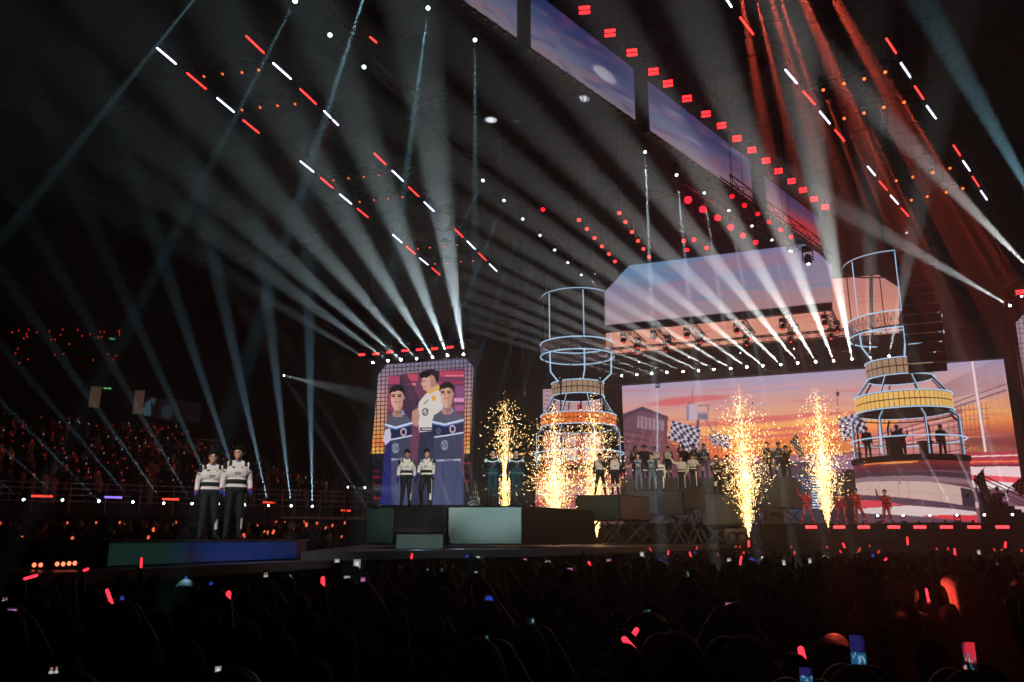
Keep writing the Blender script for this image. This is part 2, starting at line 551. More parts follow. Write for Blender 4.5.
big, big_c = flat_screen('led_screen', 'huge main LED screen showing a race circuit under an orange and lilac sunset', MAINC, S_P, NS,
                  [(622, 384), (1003, 356.8), (drop(1003, 356.8, 523), 523), (drop(622, 384, 523), 523)], (790, 320), 1.45, 0.3)
wing, _ = flat_screen('led_screen', 'narrow LED screen behind the left ring tower showing a pit building', MAINC, S_P, NS,
                  [(543, 389.6), (602, 385.4), (drop(602, 385.4, 523), 523), (drop(543, 389.6, 523), 523)], (120, 270), 1.3, 0.3)

# upper walls ------------------------------------------------------
def paint_upper():
    c = Canvas(590, 235, 905, 365, 3)
    c.vgrad([(240, (96, 120, 160)), (262, (118, 128, 172)), (285, (134, 130, 164)), (305, (152, 136, 158)), (322, (164, 144, 154))], skew=.1)
    c.clouds((196, 132, 140), .5, 130, 12, .3, 21, -.1)
    c.clouds((96, 138, 172), .6, 90, 14, .5, 22, -.1)
    c.oval(650, 268, 34, 11, (92, 142, 176), .6, .9, -.1); c.oval(740, 262, 46, 5, (176, 124, 140), .5, .9, -.1); c.oval(800, 300, 46, 6, (190, 130, 130), .5, .9, -.1)
    return c
UPC = paint_upper()
U_P = S_P + NS * 6.0
def cut_up(x, y):
    return (y < 292 - (x - 605) * 1.10) or (x > 810 and y < 243.5 + (x - 808) * 0.92)
flat_screen('led_screen', 'wide upper LED screen with clipped corners showing a lilac evening sky', UPC, U_P, NS,
            [(605, 268.5), (832, 241), (832, 302.2), (605, 325.4)], (454, 130), 1.15, 0.35, cut=(cut_up,),
            poly=[(628, 266), (808, 243.8), (831.5, 265.5), (832.5, 309), (604.5, 332), (604.5, 291.5)])

def paint_back():
    c = Canvas(590, 262, 905, 372, 3)
    c.vgrad([(270, (196, 132, 128)), (300, (204, 136, 128)), (325, (226, 152, 130)), (350, (232, 160, 134)), (365, (224, 140, 118))], skew=.05)
    c.clouds((206, 110, 104), .5, 120, 8, .3, 31, -.07)
    c.rect(869.5, 262, 873.5, 372, (14, 12, 16))
    return c
BKC = paint_back()
B_P = S_P + NS * 0.4
def cut_bk(x, y): return x > 879 and y < 275 + (x - 879) * 0.62
flat_screen('led_screen', 'peach coloured LED screen glimpsed behind the lighting trusses and right ring tower', BKC, B_P, NS,
            [(606, 300), (899, 273), (899, 333), (606, 356)], (480, 110), 1.15, 0.2, cut=(cut_bk,),
            poly=[(606, 300), (879, 275), (899, 288), (899, 336), (606, 358)])

# black header band between the upper wall and the main screen
def header():
    a = on_plane(600, 357.5, S_P + NS * 1.4, NS); b = on_plane(1003, 320, S_P + NS * 1.4, NS)
    z1 = at_t(640, 355.5, (on_plane(640, 355.5, S_P + NS * 1.4, NS) - CAM).dot(FW)).z
    z0 = on_plane(700, 378.7, S_P + NS * 1.4, NS).z
    L = (Vector((b.x, b.y, 0)) - Vector((a.x, a.y, 0))).length
    o = Vector((a.x, a.y, (z0 + z1) / 2))
    mb = MB()
    mb.box(o + ES * (L / 2) - NS * 0.3, ES * (L / 2), NS * 0.3, ZZ * ((z1 - z0) / 2))
    h = mb.build('header_fascia', mat('header_drape', (16, 20, 24), .8))
    tag(h, 'long black fascia band above the main screen carrying a row of lamps', 'fascia')
    return z0, z1
HZ0, HZ1 = header()

# dark gap columns beside the screens and the side wall at the right edge
def side_column(x0, x1, y0, y1, off, label, name='drape'):
    pp = S_P + NS * off
    a = on_plane(drop(x0, y0, y1, pp), y1, pp, NS); b = on_plane(drop(x1, y0, y1, pp), y1, pp, NS)
    top = on_plane((x0 + x1) / 2, y0, S_P + NS * off, NS).z
    mb = MB()
    lo, hi = a, b
    w = (b - a).length
    k = 9
    pts = []
    for i in range(k * 2 + 1):                      # pleated cloth outline
        s = i / (2 * k)
        pts.append(a.lerp(b, s) + NS * (0.12 if i % 2 else 0.0))
    pts += [b - NS * .25, a - NS * .25]
    mb.prism([(p.x, p.y) for p in pts], 3.0, top)
    tag(mb.build(name, DARK), label, 'drape')
side_column(603.2, 620.8, 384, 520, 0.02, 'black pleated drape between the left tower screen and the main screen')
side_column(1004.5, 1019, 300, 522, 0.02, 'black pleated drape at the right end of the main screen')

def paint_side():
    c = Canvas(1005, 260, 1095, 540, 3)
    c.vgrad([(285, (150, 150, 176)), (340, (176, 150, 164)), (390, (206, 150, 140)), (440, (226, 150, 110)), (470, (160, 60, 70)), (500, (214, 180, 186)), (530, (120, 60, 76))])
    for x in range(1008, 1090, 5): c.line((x, 260), (x + 26, 540), .7, (40, 36, 46))
    for y in range(264, 540, 5): c.line((1005, y), (1095, y - 4), .6, (40, 36, 46))
    return c
R_P = S_P + NS * 2.5
side_root, side_c = flat_screen('led_screen', 'gridded side LED screen cut off by the right edge of the view', paint_side(), R_P, NS,
            [(1013.5, 308), (1060, 270), (1085, 520), (1044, 520)], (80, 260), 1.1, .3,
            cut=(lambda x, y: y < 326 - (x - 1013) * 1.1,), poly=[(1013.5, 326), (1034, 306), (1060, 300), (1085, 520), (1044, 520)])

for k_ in (.15, .85):
    mb = MB(); q_ = side_c[3].lerp(side_c[2], k_) - side_root.location - NS * .15
    h_ = (q_ + side_root.location).z - 2.942; mb.box(q_ - ZZ * h_ / 2, ES * .08, NS * .12, ZZ * h_ / 2); mb.build('support_leg', BLACK, side_root)
# portrait wall, left ------------------------------------------------
def paint_portrait():
    c = Canvas(364, 350, 480, 512, 5)
    c.vgrad([(355, (112, 116, 150)), (372, (150, 130, 150)), (395, (196, 150, 150)), (418, (222, 156, 120)), (440, (240, 150, 70)), (453, (246, 190, 90))])
    c.clouds((236, 96, 60), .7, 40, 30, .4, 8, 0, 364, 415, 480, 456)
    c.rect(364, 453.5, 480, 512, (18, 18, 26))
    for i, (y, x) in enumerate(((470, 372), (476, 372), (484, 373), (462, 466), (471, 466), (480, 465), (489, 464), (497, 374))):
        c.rect(x - 4, y, x + 8, y + 2.2, (120, 30, 44) if i % 2 else (84, 24, 40))
    for i in range(28):
        x = 368 + i * 4.1
        c.line((x + 1.5, 350), (x - .5, 453), .75, (30, 26, 32))
    for i in range(24): c.line((364, 362 + i * 4.1 - .4), (480, 355 + i * 4.1 - 1.2), .75, (30, 26, 32))
    # live picture: pit wall in magenta behind three drivers
    c.poly([(388, 375.5), (465, 368), (464, 506), (384, 506)], (112, 62, 88))
    for x0, y0, x1, y1, col in ((388, 376, 400, 384, (170, 70, 100)), (404, 374, 418, 381, (196, 74, 100)), (405, 383, 416, 385.5, (226, 120, 140)), (440, 371, 464, 377, (190, 66, 92)),
                                (445, 375, 464, 376.4, (236, 130, 150)), (438, 381, 464, 384, (160, 60, 88)), (456, 386, 464, 400, (140, 80, 130)), (454, 398, 464, 402, (226, 150, 196)),
                                (388, 392, 394, 410, (150, 66, 96)), (408, 390, 416, 400, (150, 80, 104)), (455, 405, 464, 411, (170, 90, 140))):
        c.rect(x0, y0, x1, y1, col)
    c.poly([(400, 376), (406, 372), (420, 400), (410, 420), (398, 420)], (52, 40, 64), .7); c.rect(384, 470, 464, 506, (62, 64, 92))
    skin, sk2, hairc = (216, 166, 146), (184, 130, 116), (24, 20, 26)
    # centre, in profile
    c.poly([(419, 402), (424, 396), (434, 386), (444, 394), (446, 430), (420, 434), (417, 418)], (222, 212, 206))
    c.poly([(426, 391), (436, 381), (441, 388), (430, 394)], (234, 178, 70))
    c.poly([(420, 432), (446, 430), (447, 506), (412, 506)], (44, 48, 74)); c.rect(420, 427.5, 440, 431, (60, 60, 84)); c.rect(422, 428.6, 438, 429.8, (210, 206, 214))
    c.poly([(422, 378), (433, 376), (436, 388), (430, 391), (423.5, 390), (422.6, 386), (421, 385), (422, 381)], skin)
    c.poly([(430, 376), (437, 374), (438, 385), (431, 388)], sk2); c.oval(432.6, 377, 1.7, 2.7, (196, 140, 124))
    c.poly([(419, 374), (423, 371), (432, 369.5), (439, 371), (438.6, 381), (436.6, 384), (434.6, 377), (431, 374), (427, 378), (424, 377), (421.4, 379)], hairc)
    c.line((422.8, 381.2), (425.4, 380.8), .8, (60, 40, 40)); c.line((422.8, 386.6), (425.2, 386.4), .7, (160, 86, 84))
    c.oval(433.8, 398, 2.1, 3, (238, 170, 50)); c.line((424, 404), (428, 400), .9, (60, 56, 66)); c.oval(425.2, 412, 3.2, 4, (86, 84, 96)); c.oval(425.2, 412, 1.9, 2.6, (220, 210, 206)); c.line((423, 415), (428, 409), .8, (60, 56, 66))
    c.poly([(412, 411), (418, 408), (420, 416), (417, 427), (412, 424)], (190, 142, 128))
    def driver(cx, top, w, jaw, face):
        # head
        c.poly([(cx - 3, jaw - 4), (cx + 4, jaw - 4), (cx + 5, jaw + 6), (cx - 4, jaw + 6)], sk2)
        c.oval(cx, top + 10, w, 9, skin); c.poly([(cx - w, top + 10), (cx + w, top + 10), (cx + w * .86, jaw - 6), (cx + w * .42, jaw - .6), (cx - w * .3, jaw - .4), (cx - w * .82, jaw - 6)], skin)
        c.poly([(cx - w * .3, jaw - .4), (cx + w * .42, jaw - .6), (cx + w * .86, jaw - 6), (cx + w * .8, jaw + 2), (cx, jaw + 4)], (150, 102, 92), .8)
        c.poly([(cx - w, top + 12), (cx - w * .55, top + 14), (cx - w * .5, jaw - 4), (cx - w * .82, jaw - 6)], (232, 188, 168), .6)
        c.poly([(cx + w * .3, top + 7), (cx + w * .95, top + 8), (cx + w * .7, jaw - 3), (cx + 1, jaw)], sk2, .6)
        c.poly([(cx - w - .6, top + 10), (cx - w - .8, top + 4), (cx - w * .4, top), (cx + w * .5, top - .6), (cx + w + 1, top + 4), (cx + w + 1, top + 12), (cx + w * .8, top + 7),
                (cx + w * .2, top + 5.4), (cx - w * .3, top + 6.6), (cx - w * .8, top + 7)], hairc)
        ey = top + 10.4 + face
        for s in (-1, 1):
            c.line((cx + s * 3 - 1.4 - .6, ey), (cx + s * 3 + 1.2 - .6, ey), 1.25, (54, 36, 36)); c.line((cx + s * 3 - 1.8 - .6, ey - 1.5), (cx + s * 3 + 1.4 - .6, ey - 1.7), 1.0, (50, 34, 34))
        c.line((cx - .8, ey + .6), (cx - 1.3, ey + 3.2), .7, (178, 122, 108)); c.line((cx - 2.3, ey + 5.6), (cx + 1.3, ey + 5.5), .9, (170, 92, 90))
        c.oval(cx + w + .3, ey + 1.4, 1.1, 2, sk2)
    def suit(cx, sh, wd, hem, bot, slant):
        body = (62, 66, 92)
        c.poly([(cx - 5, sh), (cx + 5, sh), (cx + wd - 2, sh + 7), (cx + wd, sh + 14), (cx + wd - 1, hem), (cx - wd + 2, hem), (cx - wd, sh + 14), (cx - wd + 2, sh + 7)], body)
        c.poly([(cx - 5, sh - 2), (cx + 5, sh - 2), (cx + 6, sh + 2), (cx, sh + 5), (cx - 6, sh + 2)], (120, 156, 210)); c.lines([(cx - 6, sh + 2), (cx, sh + 5), (cx + 6, sh + 2)], .8, (226, 226, 240))
        c.poly([(cx - 6, sh + 2), (cx - wd + 2, sh + 6), (cx - wd, sh + 13), (cx, sh + 15), (cx + wd, sh + 13), (cx + wd - 2, sh + 6), (cx + 6, sh + 2), (cx, sh + 5)], (86, 88, 108))
        c.poly([(cx - wd, sh + 13), (cx - 2, sh + 15.5), (cx + wd, sh + 11.5), (cx + wd, sh + 24), (cx, sh + 27), (cx - wd, sh + 26)], (28, 38, 72))
        c.lines([(cx - wd, sh + 12.6), (cx - 3, sh + 15.6), (cx + wd, sh + 11)], 1.9, (214, 222, 246)); c.lines([(cx - wd, sh + 14.4), (cx - 3, sh + 17.2), (cx + wd, sh + 12.8)], .8, (110, 150, 220))
        c.lines([(cx - wd + 3, sh + 28), (cx - 2, sh + 26.6), (cx + wd, sh + 23.6)], 1.5, (206, 212, 236))
        c.poly([(cx - wd + 4, hem), (cx + wd - 1, hem), (cx + wd - 1, bot), (cx - wd, bot)], (70, 78, 112))
        c.line((cx - wd + 5, hem + .5), (cx + wd - 3, hem - .3), 1.8, (176, 178, 200)); c.line((cx - 3, hem + .2), (cx + 6, hem), 1, (90, 92, 116))
        c.oval(cx + 5, sh + 20, 3.2, 3.9, (232, 190, 196)); c.oval(cx + 5, sh + 20, 2.1, 2.7, (30, 40, 76)); c.oval(cx - 9, sh + 22, 2.3, 3, (120, 132, 160), .8); c.oval(cx - 9, sh + 22, 1.2, 1.8, (34, 44, 76))
        c.oval(cx - 3, sh + 36, 3.6, 5.2, (150, 152, 176), .8); c.oval(cx - 3, sh + 36, 2.2, 3.4, body); c.lines([(cx - 5, sh + 33), (cx - 1, sh + 40), (cx - 5, sh + 40), (cx - 1, sh + 32)], .7, (170, 172, 192))
        c.line((cx + wd - 5, hem + 6), (cx + wd - 9, bot - 8), .8, (54, 60, 90)); c.line((cx - 4, hem + 6), (cx - 6, bot), 1, (48, 54, 84))
    suit(398.5, 412, 13, 459, 506, 0)
    c.poly([(385, 430), (390, 428), (391, 440), (386, 446), (383, 440)], (206, 200, 222)); c.poly([(385, 446), (391, 440), (392, 506), (380, 506)], (40, 42, 104))
    driver(397, 385, 6.5, 411, 1)
    suit(447.5, 409, 15.5, 460, 506, 0)
    driver(446.5, 382, 6.4, 408.5, 0.5)
    return c
PORC = paint_portrait()
P_P = at_t(425, 430, 41.0)
def cut_por(x, y):
    return (x < 386.8 and y < 373.8 - (x - 379) * 1.25) or (x > 465.5 and y < 357.9 + (x - 465.9) * 1.16) or (y < 364.2 - (x - 386.8) * .0797) or \
        (y < 453 and x < 378.5 - (y - 374) * .09) or (x > 473.3 - (y - 367) * .035) or (y > 453.5 and x < 373)
flat_screen('led_screen', 'tall portrait LED screen showing three drivers in racing suits with a glowing grid border', PORC, P_P, NS,
            [(370, 362), (474.5, 353), (470, 505), (370, 505)], (418, 590), 1.2, .3, cut=(cut_por,),
            poly=[(379, 374), (387, 364.5), (466, 358), (473.6, 367), (469, 505), (372, 505)])

# ------------------------------------------------------------------ stage lighting
GLOW = {}
def lens_mat(key, rgb, s):
    return mat('lens_' + key, (20, 20, 20), .3, emit=rgb, strength=s)

def spot_lamp(root, loc, d, ang, rgb, watts, size=0.03, blend=0.7):
    l = bpy.data.lights.new('lamp', 'SPOT')
    l.energy = watts * (1.3 if ang < 4 else 1.0)
    l.color = rgb
    l.spot_size = math.radians(ang)
    l.spot_blend = blend
    l.shadow_soft_size = size
    o = link('lamp', l, root)
    o.location = loc
    o.rotation_euler = d.to_track_quat('-Z', 'Y').to_euler()
    return o

PROTO = {}
def moving_head(p, d, label, ang, rgb, watts, key='white', lens=(255, 250, 240), ls=30, group=None, hang=True, scale=1.0, name='moving_head_light', blend=.7, floor=None, stand=None, hung=False):
    """Beam light: base, yoke, head, lens; p is where the lens sits, d where it points."""
    d = d.normalized()
    if floor is not None:
        p = Vector((p.x, p.y, floor + .55 * scale + .22 * scale * d.z))
    root = empty(name, p, label, 'stage light', group)
    k = (key, ls, tuple(round(x, 2) for x in d), hang, scale)
    if k not in PROTO:
        s = scale
        sgn = 1 if hang else -1
        side = d.cross(ZZ).normalized()
        piv = -d * 0.22 * s
        hb = MB(); hb.lathe([(0, -.46 * s), (.10 * s, -.44 * s), (.15 * s, -.34 * s), (.15 * s, -.10 * s), (.125 * s, -.08 * s), (.125 * s, -.005 * s), (.105 * s, 0), (0.0, -.01 * s)], n=12, axis=d)
        yk = MB()
        for q in (-1, 1):
            yk.box(piv + side * q * .19 * s + ZZ * sgn * .16 * s, side * .025 * s, d.cross(side).normalized() * .05 * s, ZZ * .22 * s)
        yk.box(piv + ZZ * sgn * .36 * s, side * .21 * s, side.cross(ZZ) * .07 * s, ZZ * .03 * s)
        bs = MB(); bs.box(piv + ZZ * sgn * .47 * s, side * .19 * s, side.cross(ZZ) * .15 * s, ZZ * .08 * s)
        ln = MB(); ln.lathe([(0, .004 * s), (.05 * s, .003 * s), (.075 * s, 0)], n=12, axis=d)
        PROTO[k] = (hb.mesh('head', BLACK), yk.mesh('yoke', BLACK), bs.mesh('base', BLACK), ln.mesh('lens', lens_mat(key + str(ls), lens, ls)))
    for nm, me in zip(('head', 'yoke', 'base', 'lens'), PROTO[k]):
        link(nm, me, root)
    if hung:
        b = -d * .22 * scale + ZZ * .5 * scale; mb = MB(); mb.tube(b, (b.x, b.y, 26.98 - p.z), .012, n=5); mb.build('drop_rod', TRUSS, root)
    if stand is not None:
        b = -d * .22 * scale - ZZ * .54 * scale
        mb = MB(); mb.tube(b, Vector((b.x, b.y, stand - p.z)), .04, n=8); mb.lathe([(0, 0), (.28, 0), (.28, .05), (0, .06)], (b.x, b.y, stand - p.z), 12); mb.build('stand', BLACK, root)
    if watts:
        spot_lamp(root, d * 0.03 * scale, d, ang, rgb, watts, blend=blend)
    return root

def vpdir(x, y):                 # lights that fan in the picture out of (x, y) are parallel: all point back along that view ray
    return (-ray(x, y)).normalized()

WARM = (1.0, .86, .72); COOL = (.62, .88, 1.0); TEAL = (.38, .8, 1.0)

# A: row along the header of the main screen
rowA = [(621.8, 375.6), (636.8, 374.6), (651.8, 373.5), (666.8, 372.3), (683, 371.5), (698.5, 370.5), (714, 369.5), (730.8, 368.5), (746.8, 367),
        (762.8, 365.7), (780.8, 364.7), (797.8, 363), (815.8, 362), (833.6, 360.8), (852, 359), (870, 357.6), (889, 356)]
A_P = S_P + NS * 1.95
VA = vpdir(870, 452)
bar = MB()
pA = [on_plane(x, y, A_P, NS) for x, y in rowA]
bar.lattice(pA[0] - ES * .8 + ZZ * .62 - NS * .1, pA[-1] + ES * .8 + ZZ * .62 - NS * .1, .3, .025, .5)
tag(bar.build('lighting_truss', TRUSS), 'slim lighting truss on the fascia directly above the main screen', 'truss')
for i, p in enumerate(pA):
    moving_head(p, VA, '%s from the left of the white beam lights in the row above the main screen' % ORD[i], .5, (.95, .97, .96), (1.1e5 + 3.4e4 * i) * (1 if i < 15 else .1), 'white', (255, 244, 228), 40, 'beam lights above the main screen', scale=.8)

# B: row above the portrait screen with seven red blinders
rowB = [(372.8, 362.6), (387.8, 360.8), (400.8, 359.8), (416.4, 358.6), (432.5, 357), (447.5, 355.6), (463.5, 354.2)]
VB = vpdir(474, 424)
pB = [on_plane(x, y, P_P + NS * .5, NS) for x, y in rowB]
bar = MB()
q0, q1 = on_plane(357, 352.5, P_P + NS * .5, NS), on_plane(470, 343.5, P_P + NS * .5, NS)
bar.lattice(q0 + ZZ * .1 - NS * .3, q1 + ZZ * .1 - NS * .3, .35, .03, .5)
for k in (.1, .9):
    c = q0.lerp(q1, k); bar.tube(c, Vector((c.x, c.y, 26.98)), .02, n=5)
tag(bar.build('lighting_truss', TRUSS), 'lighting truss hung above the portrait screen', 'truss')
for i, p in enumerate(pB):
    moving_head(p, VB, '%s from the left of the white beam lights above the portrait screen' % ORD[i], .45, (.74, .93, 1), 2.2e4 + 4e4 * i, 'white', (255, 250, 245), 40, 'beam lights above the portrait screen', scale=.75)

def blinder(p, d, label, rgb, s, w=.5, h=.26, nb=2, name='blinder_light', group=None):
    """Rectangular LED blinder: housing, bracket and lit strips."""
    d = d.normalized()
    side = d.cross(ZZ).normalized(); u = side.cross(d)
    root = empty(name, p, label, 'stage light', group)
    mb = MB(); mb.box(-d * .09, side * (w / 2 + .04), u * (h / 2 + .04), d * .08); mb.build('housing', BLACK, root)
    mb = MB(); mb.box(-d * .09 + u * (h / 2 + .12), side * .05, u * .1, d * .03); mb.build('bracket', BLACK, root)
    mb = MB()
    for k in range(nb):
        mb.box(u * (h * ((k + .5) / nb - .5)), side * (w / 2), u * (h / nb * .33), d * .015)
    mb.build('led_strip', mat('led_%d_%d_%d_%.1f' % (*rgb, s), (20, 8, 8), .5, emit=rgb, strength=s), root)
    return root
for i, (x, y) in enumerate(((361.9, 354.6), (376.2, 353.8), (390.2, 351.9), (405, 350.6), (419.7, 349.5), (434.5, 348.7), (450.1, 347.2))):
    blinder(on_plane(x, y, P_P + NS * .5, NS), NS - ZZ * .1, '%s from the left of the red blinders over the portrait screen' % ORD[i], (255, 44, 48), 3.2, .38, .16, 1, group='red blinders over the portrait screen')

# C: lamps under the front rail of the grandstand, pointing up and out
VC = vpdir(316, 720)
rowC = [(23.6, 499.5), (62.5, 500), (99, 501), (133, 502), (163.7, 503.2), (192, 503.6), (218.5, 503.9), (244.5, 504.8), (268.4, 505.6), (291.2, 505.8), (312.3, 506.2)]
def rail_t(x): return 1.0 / (1 / 44.0 + (x - 24) / 288.0 * (1 / 52.8 - 1 / 44.0))
for i, (x, y) in enumerate(rowC):
    moving_head(at_t(x, y, rail_t(x) - .5), VC, '%s from the left of the cool beam lights under the grandstand rail' % ORD[i], .5, (.45, .78, 1), [4e4, 4e4, 5e4, 4e4, 6e4, 6e4, 7e4, 1.3e5, 1.8e5, 2.1e5, 2.6e5][i], 'cool', (215, 232, 255), 14, 'beam lights under the grandstand rail', hang=True, scale=.95)

# long overhead truss on the left with top lights (D) and thin pencil beams
ZT = 17.0
tA, tB = at_z(280, -12, ZT), at_z(602, 293, ZT)
def hung_truss(p, q, label, w=.42, name='lighting_truss', step=.9, up=.5, r=.03):
    mb = MB()
    mb.lattice(p + ZZ * up, q + ZZ * up, w, r, step)
    for k in (.06, .5, .94):
        c = p.lerp(q, k) + ZZ * up
        mb.tube(c, Vector((c.x, c.y, 26.98)), .015, n=5)
    return tag(mb.build(name, TRUSS), label, 'truss')
hung_truss(tA, tB, 'long lighting truss running from the top left towards the middle of the stage roof', up=.62)
VD = vpdir(475, -350)
for i, (x, y, w) in enumerate(((295, 1, 9e4), (330, 35, 0), (364, 67, 0), (483, 180.5, 1e4), (504, 200.5, 1.6e4), (522.8, 219, 1.8e4), (540, 235.4, 1.8e4), (554.6, 250, 1.5e4), (567.8, 262.6, 1.5e4), (581.3, 275, 1e4))):
    big_one = i == 0
    moving_head(at_z(x, y, ZT), vpdir(640, -150) if i > 2 else vpdir(475, -350), '%s lamp along the long left roof truss counting from its top left end' % ORD[i], .6 if big_one else .5, TEAL if big_one else (.35, .65, 1), w * (.9 if big_one else 7), 'pale', (220, 236, 240), 2.5, 'lamps on the long left roof truss', scale=1.0)
for i, (x, y, w, lab) in enumerate(((428, 8, 1.1e5, 'pale lamp near the top edge with a teal beam falling straight below it'), (475, 40, 8e4, 'pale lamp with a vertical teal beam left of the hanging screens'),
                                   (370, -22, 1.1e5, 'lamp just above the view throwing a teal beam between the two left light frames'), (213, -24, 6e4, 'lamp above the view throwing the leftmost slanting teal beam'))):
    moving_head(at_z(x, y, 18.0), VD, lab, .6, TEAL, w * 1.6, 'pale', (225, 240, 245), 5, scale=.9, hung=True)
tC, tD = at_z(205, -45, 18.0), at_z(520, 82, 18.0)
hung_truss(at_z(405, -9, 18.0), at_z(500, 58, 18.0), 'short lighting truss above the top of the view left of the hanging screens', up=.62)
hung_truss(at_z(190, -31, 18.0), at_z(390, -16, 18.0), 'lighting truss above the top left of the view', up=.62)

# E: pencil beams falling in front of the upper screen
VE = vpdir(625, -330)
hung_truss(at_z(636, 146, 16.2), at_z(800, 258, 16.2), 'lighting truss with pencil beam lamps below the hanging screens', up=.55)
for i, (x, y) in enumerate(((645, 152), (676.6, 175), (704, 193), (729, 210.5), (752, 226), (772, 240), (790, 251))):
    moving_head(at_z(x, y, 16.2), VE, '%s of the pencil beam lamps below the hanging screens counting from the left' % ORD[i], .7, (.75, .88, 1), [9e5, 8e5, 7e5, 6e5, 4e5, 3e5, 2e5][i], 'pale', (235, 240, 245), 5, 'pencil beam lamps below the hanging screens', scale=.8)

# hanging strip of four LED panels with a truss of red blinders above it
PZ = 16.6
def paint_panels():
    c = Canvas(440, -60, 830, 262, 2)
    c.a[:] = (70, 84, 140)
    U = (c.X - 470) / 350.0
    v = (c.Y - (7 + .694 * (c.X - 470)))             # 0 at the bottom edge, negative above
    k = np.clip(-v / (56 - 30 * U), 0, 1)[..., None]
    low = np.array((146, 130, 140.)); mid = np.array((98, 104, 142.)); top = np.array((40, 58, 108.))
    c.a[:] = np.where(k < .5, low + (mid - low) * k * 2, mid + (top - mid) * (k - .5) * 2)
    c.clouds((168, 104, 124), .5, 60, 16, .2, 41, .68); c.clouds((70, 66, 124), .5, 46, 12, .3, 42, .68); c.clouds((150, 150, 190), .5, 70, 10, .5, 43, .66)
    r = np.clip((U - .62) / .25, 0, 1)[..., None] * np.clip(1 - (k - .1) * .9, 0, 1)
    c.a[:] = c.a * (1 - r * .65) + np.array((206, 92, 92.)) * r * .65
    r2 = np.exp(-(((c.X - 800) / 24) ** 2 + ((c.Y - 222 - (c.X - 790) * .5) / 9) ** 2))[..., None]
    c.a[:] = c.a * (1 - r2 * .85) + np.array((240, 40, 50.)) * r2 * .85
    return c
PANC = paint_panels()
bp0, bp1 = at_z(470, 6.5, PZ), at_z(821, 250, PZ)
PD = (bp1 - bp0).normalized(); PN = Vector((-PD.y, PD.x, 0))
if PN.dot(CAM - bp0) < 0: PN = -PN
for i, (x0, x1, h, lab) in enumerate(((440, 516, 2.05, 'LED panel cut off by the top edge, first of the hanging row'), (530, 634.5, 2.05, 'largest hanging LED panel with a pale light pool on its evening sky'),
                                    (649, 752, 2.0, 'third hanging LED panel, lilac turning pink at its lower right end'), (766.5, 821, 1.75, 'smallest hanging LED panel with a red glow in its clouds'))):
    s0, s1 = along(bp0, x0, PD), along(bp0, x1, PD)
    a, b = bp0 + PD * s0, bp0 + PD * s1
    root = empty('hanging_screen', a.lerp(b, .5), lab, 'screen', 'row of hanging LED panels')
    inv = -root.location
    def p3(u, v, a=a, b=b, h=h): return (a.lerp(b, u) + ZZ * (h * (1 - v)) + PN * .04) + inv
    led_surface('display', PANC, p3, lambda u, v: project(p3(u, v) - inv), 160, 80, .85, root, base=.16)
    mb = MB(); m = a.lerp(b, .5) + ZZ * (h / 2) + inv
    mb.box(m - PN * .12, PD * ((b - a).length / 2 + .03), ZZ * (h / 2 + .03), PN * .15); mb.build('cabinet', BLACK, root)
    n = int((b - a).length / .42)
    for k in range(n + 1):
        mb = MB(); c = a.lerp(b, k / n) + inv - ZZ * .04; mb.box(c, PD * .05, ZZ * .05, PN * .05); mb.build('edge_clamp', mat('clamp_grey', (150, 140, 130), .5, .3), root)
    mb = MB()
    for k in (.12, .88):
        c = a.lerp(b, k) + inv - PN * .1; mb.tube(c + ZZ * h, c + ZZ * (19.4 - PZ), .03, n=6)
    mb.build('suspension_bar', TRUSS, root)
redrow = [(584.5, 10), (610, 33), (632, 52.5), (653.5, 71.5), (668, 83.5), (687, 98.5), (706, 114), (721.5, 125.5), (737, 138.5), (752, 150), (766, 160.5), (778.5, 171), (791.5, 181), (803, 190), (814, 199), (825, 207)]
RZ = 19.0
hung_truss(at_z(500, -62, RZ), at_z(856, 234, RZ), 'long roof truss carrying the diagonal line of red blinders', w=.5, up=.5)
for i, (x, y) in enumerate(redrow):
    blinder(at_z(x, y, RZ), (CAM - at_z(x, y, RZ)).normalized() - ZZ * .4, '%s red blinder along the diagonal truss above the hanging panels counting from the top' % ORD[i], (255, 36, 40), 3.6, .36, .3, 2, group='red blinders above the hanging panels')

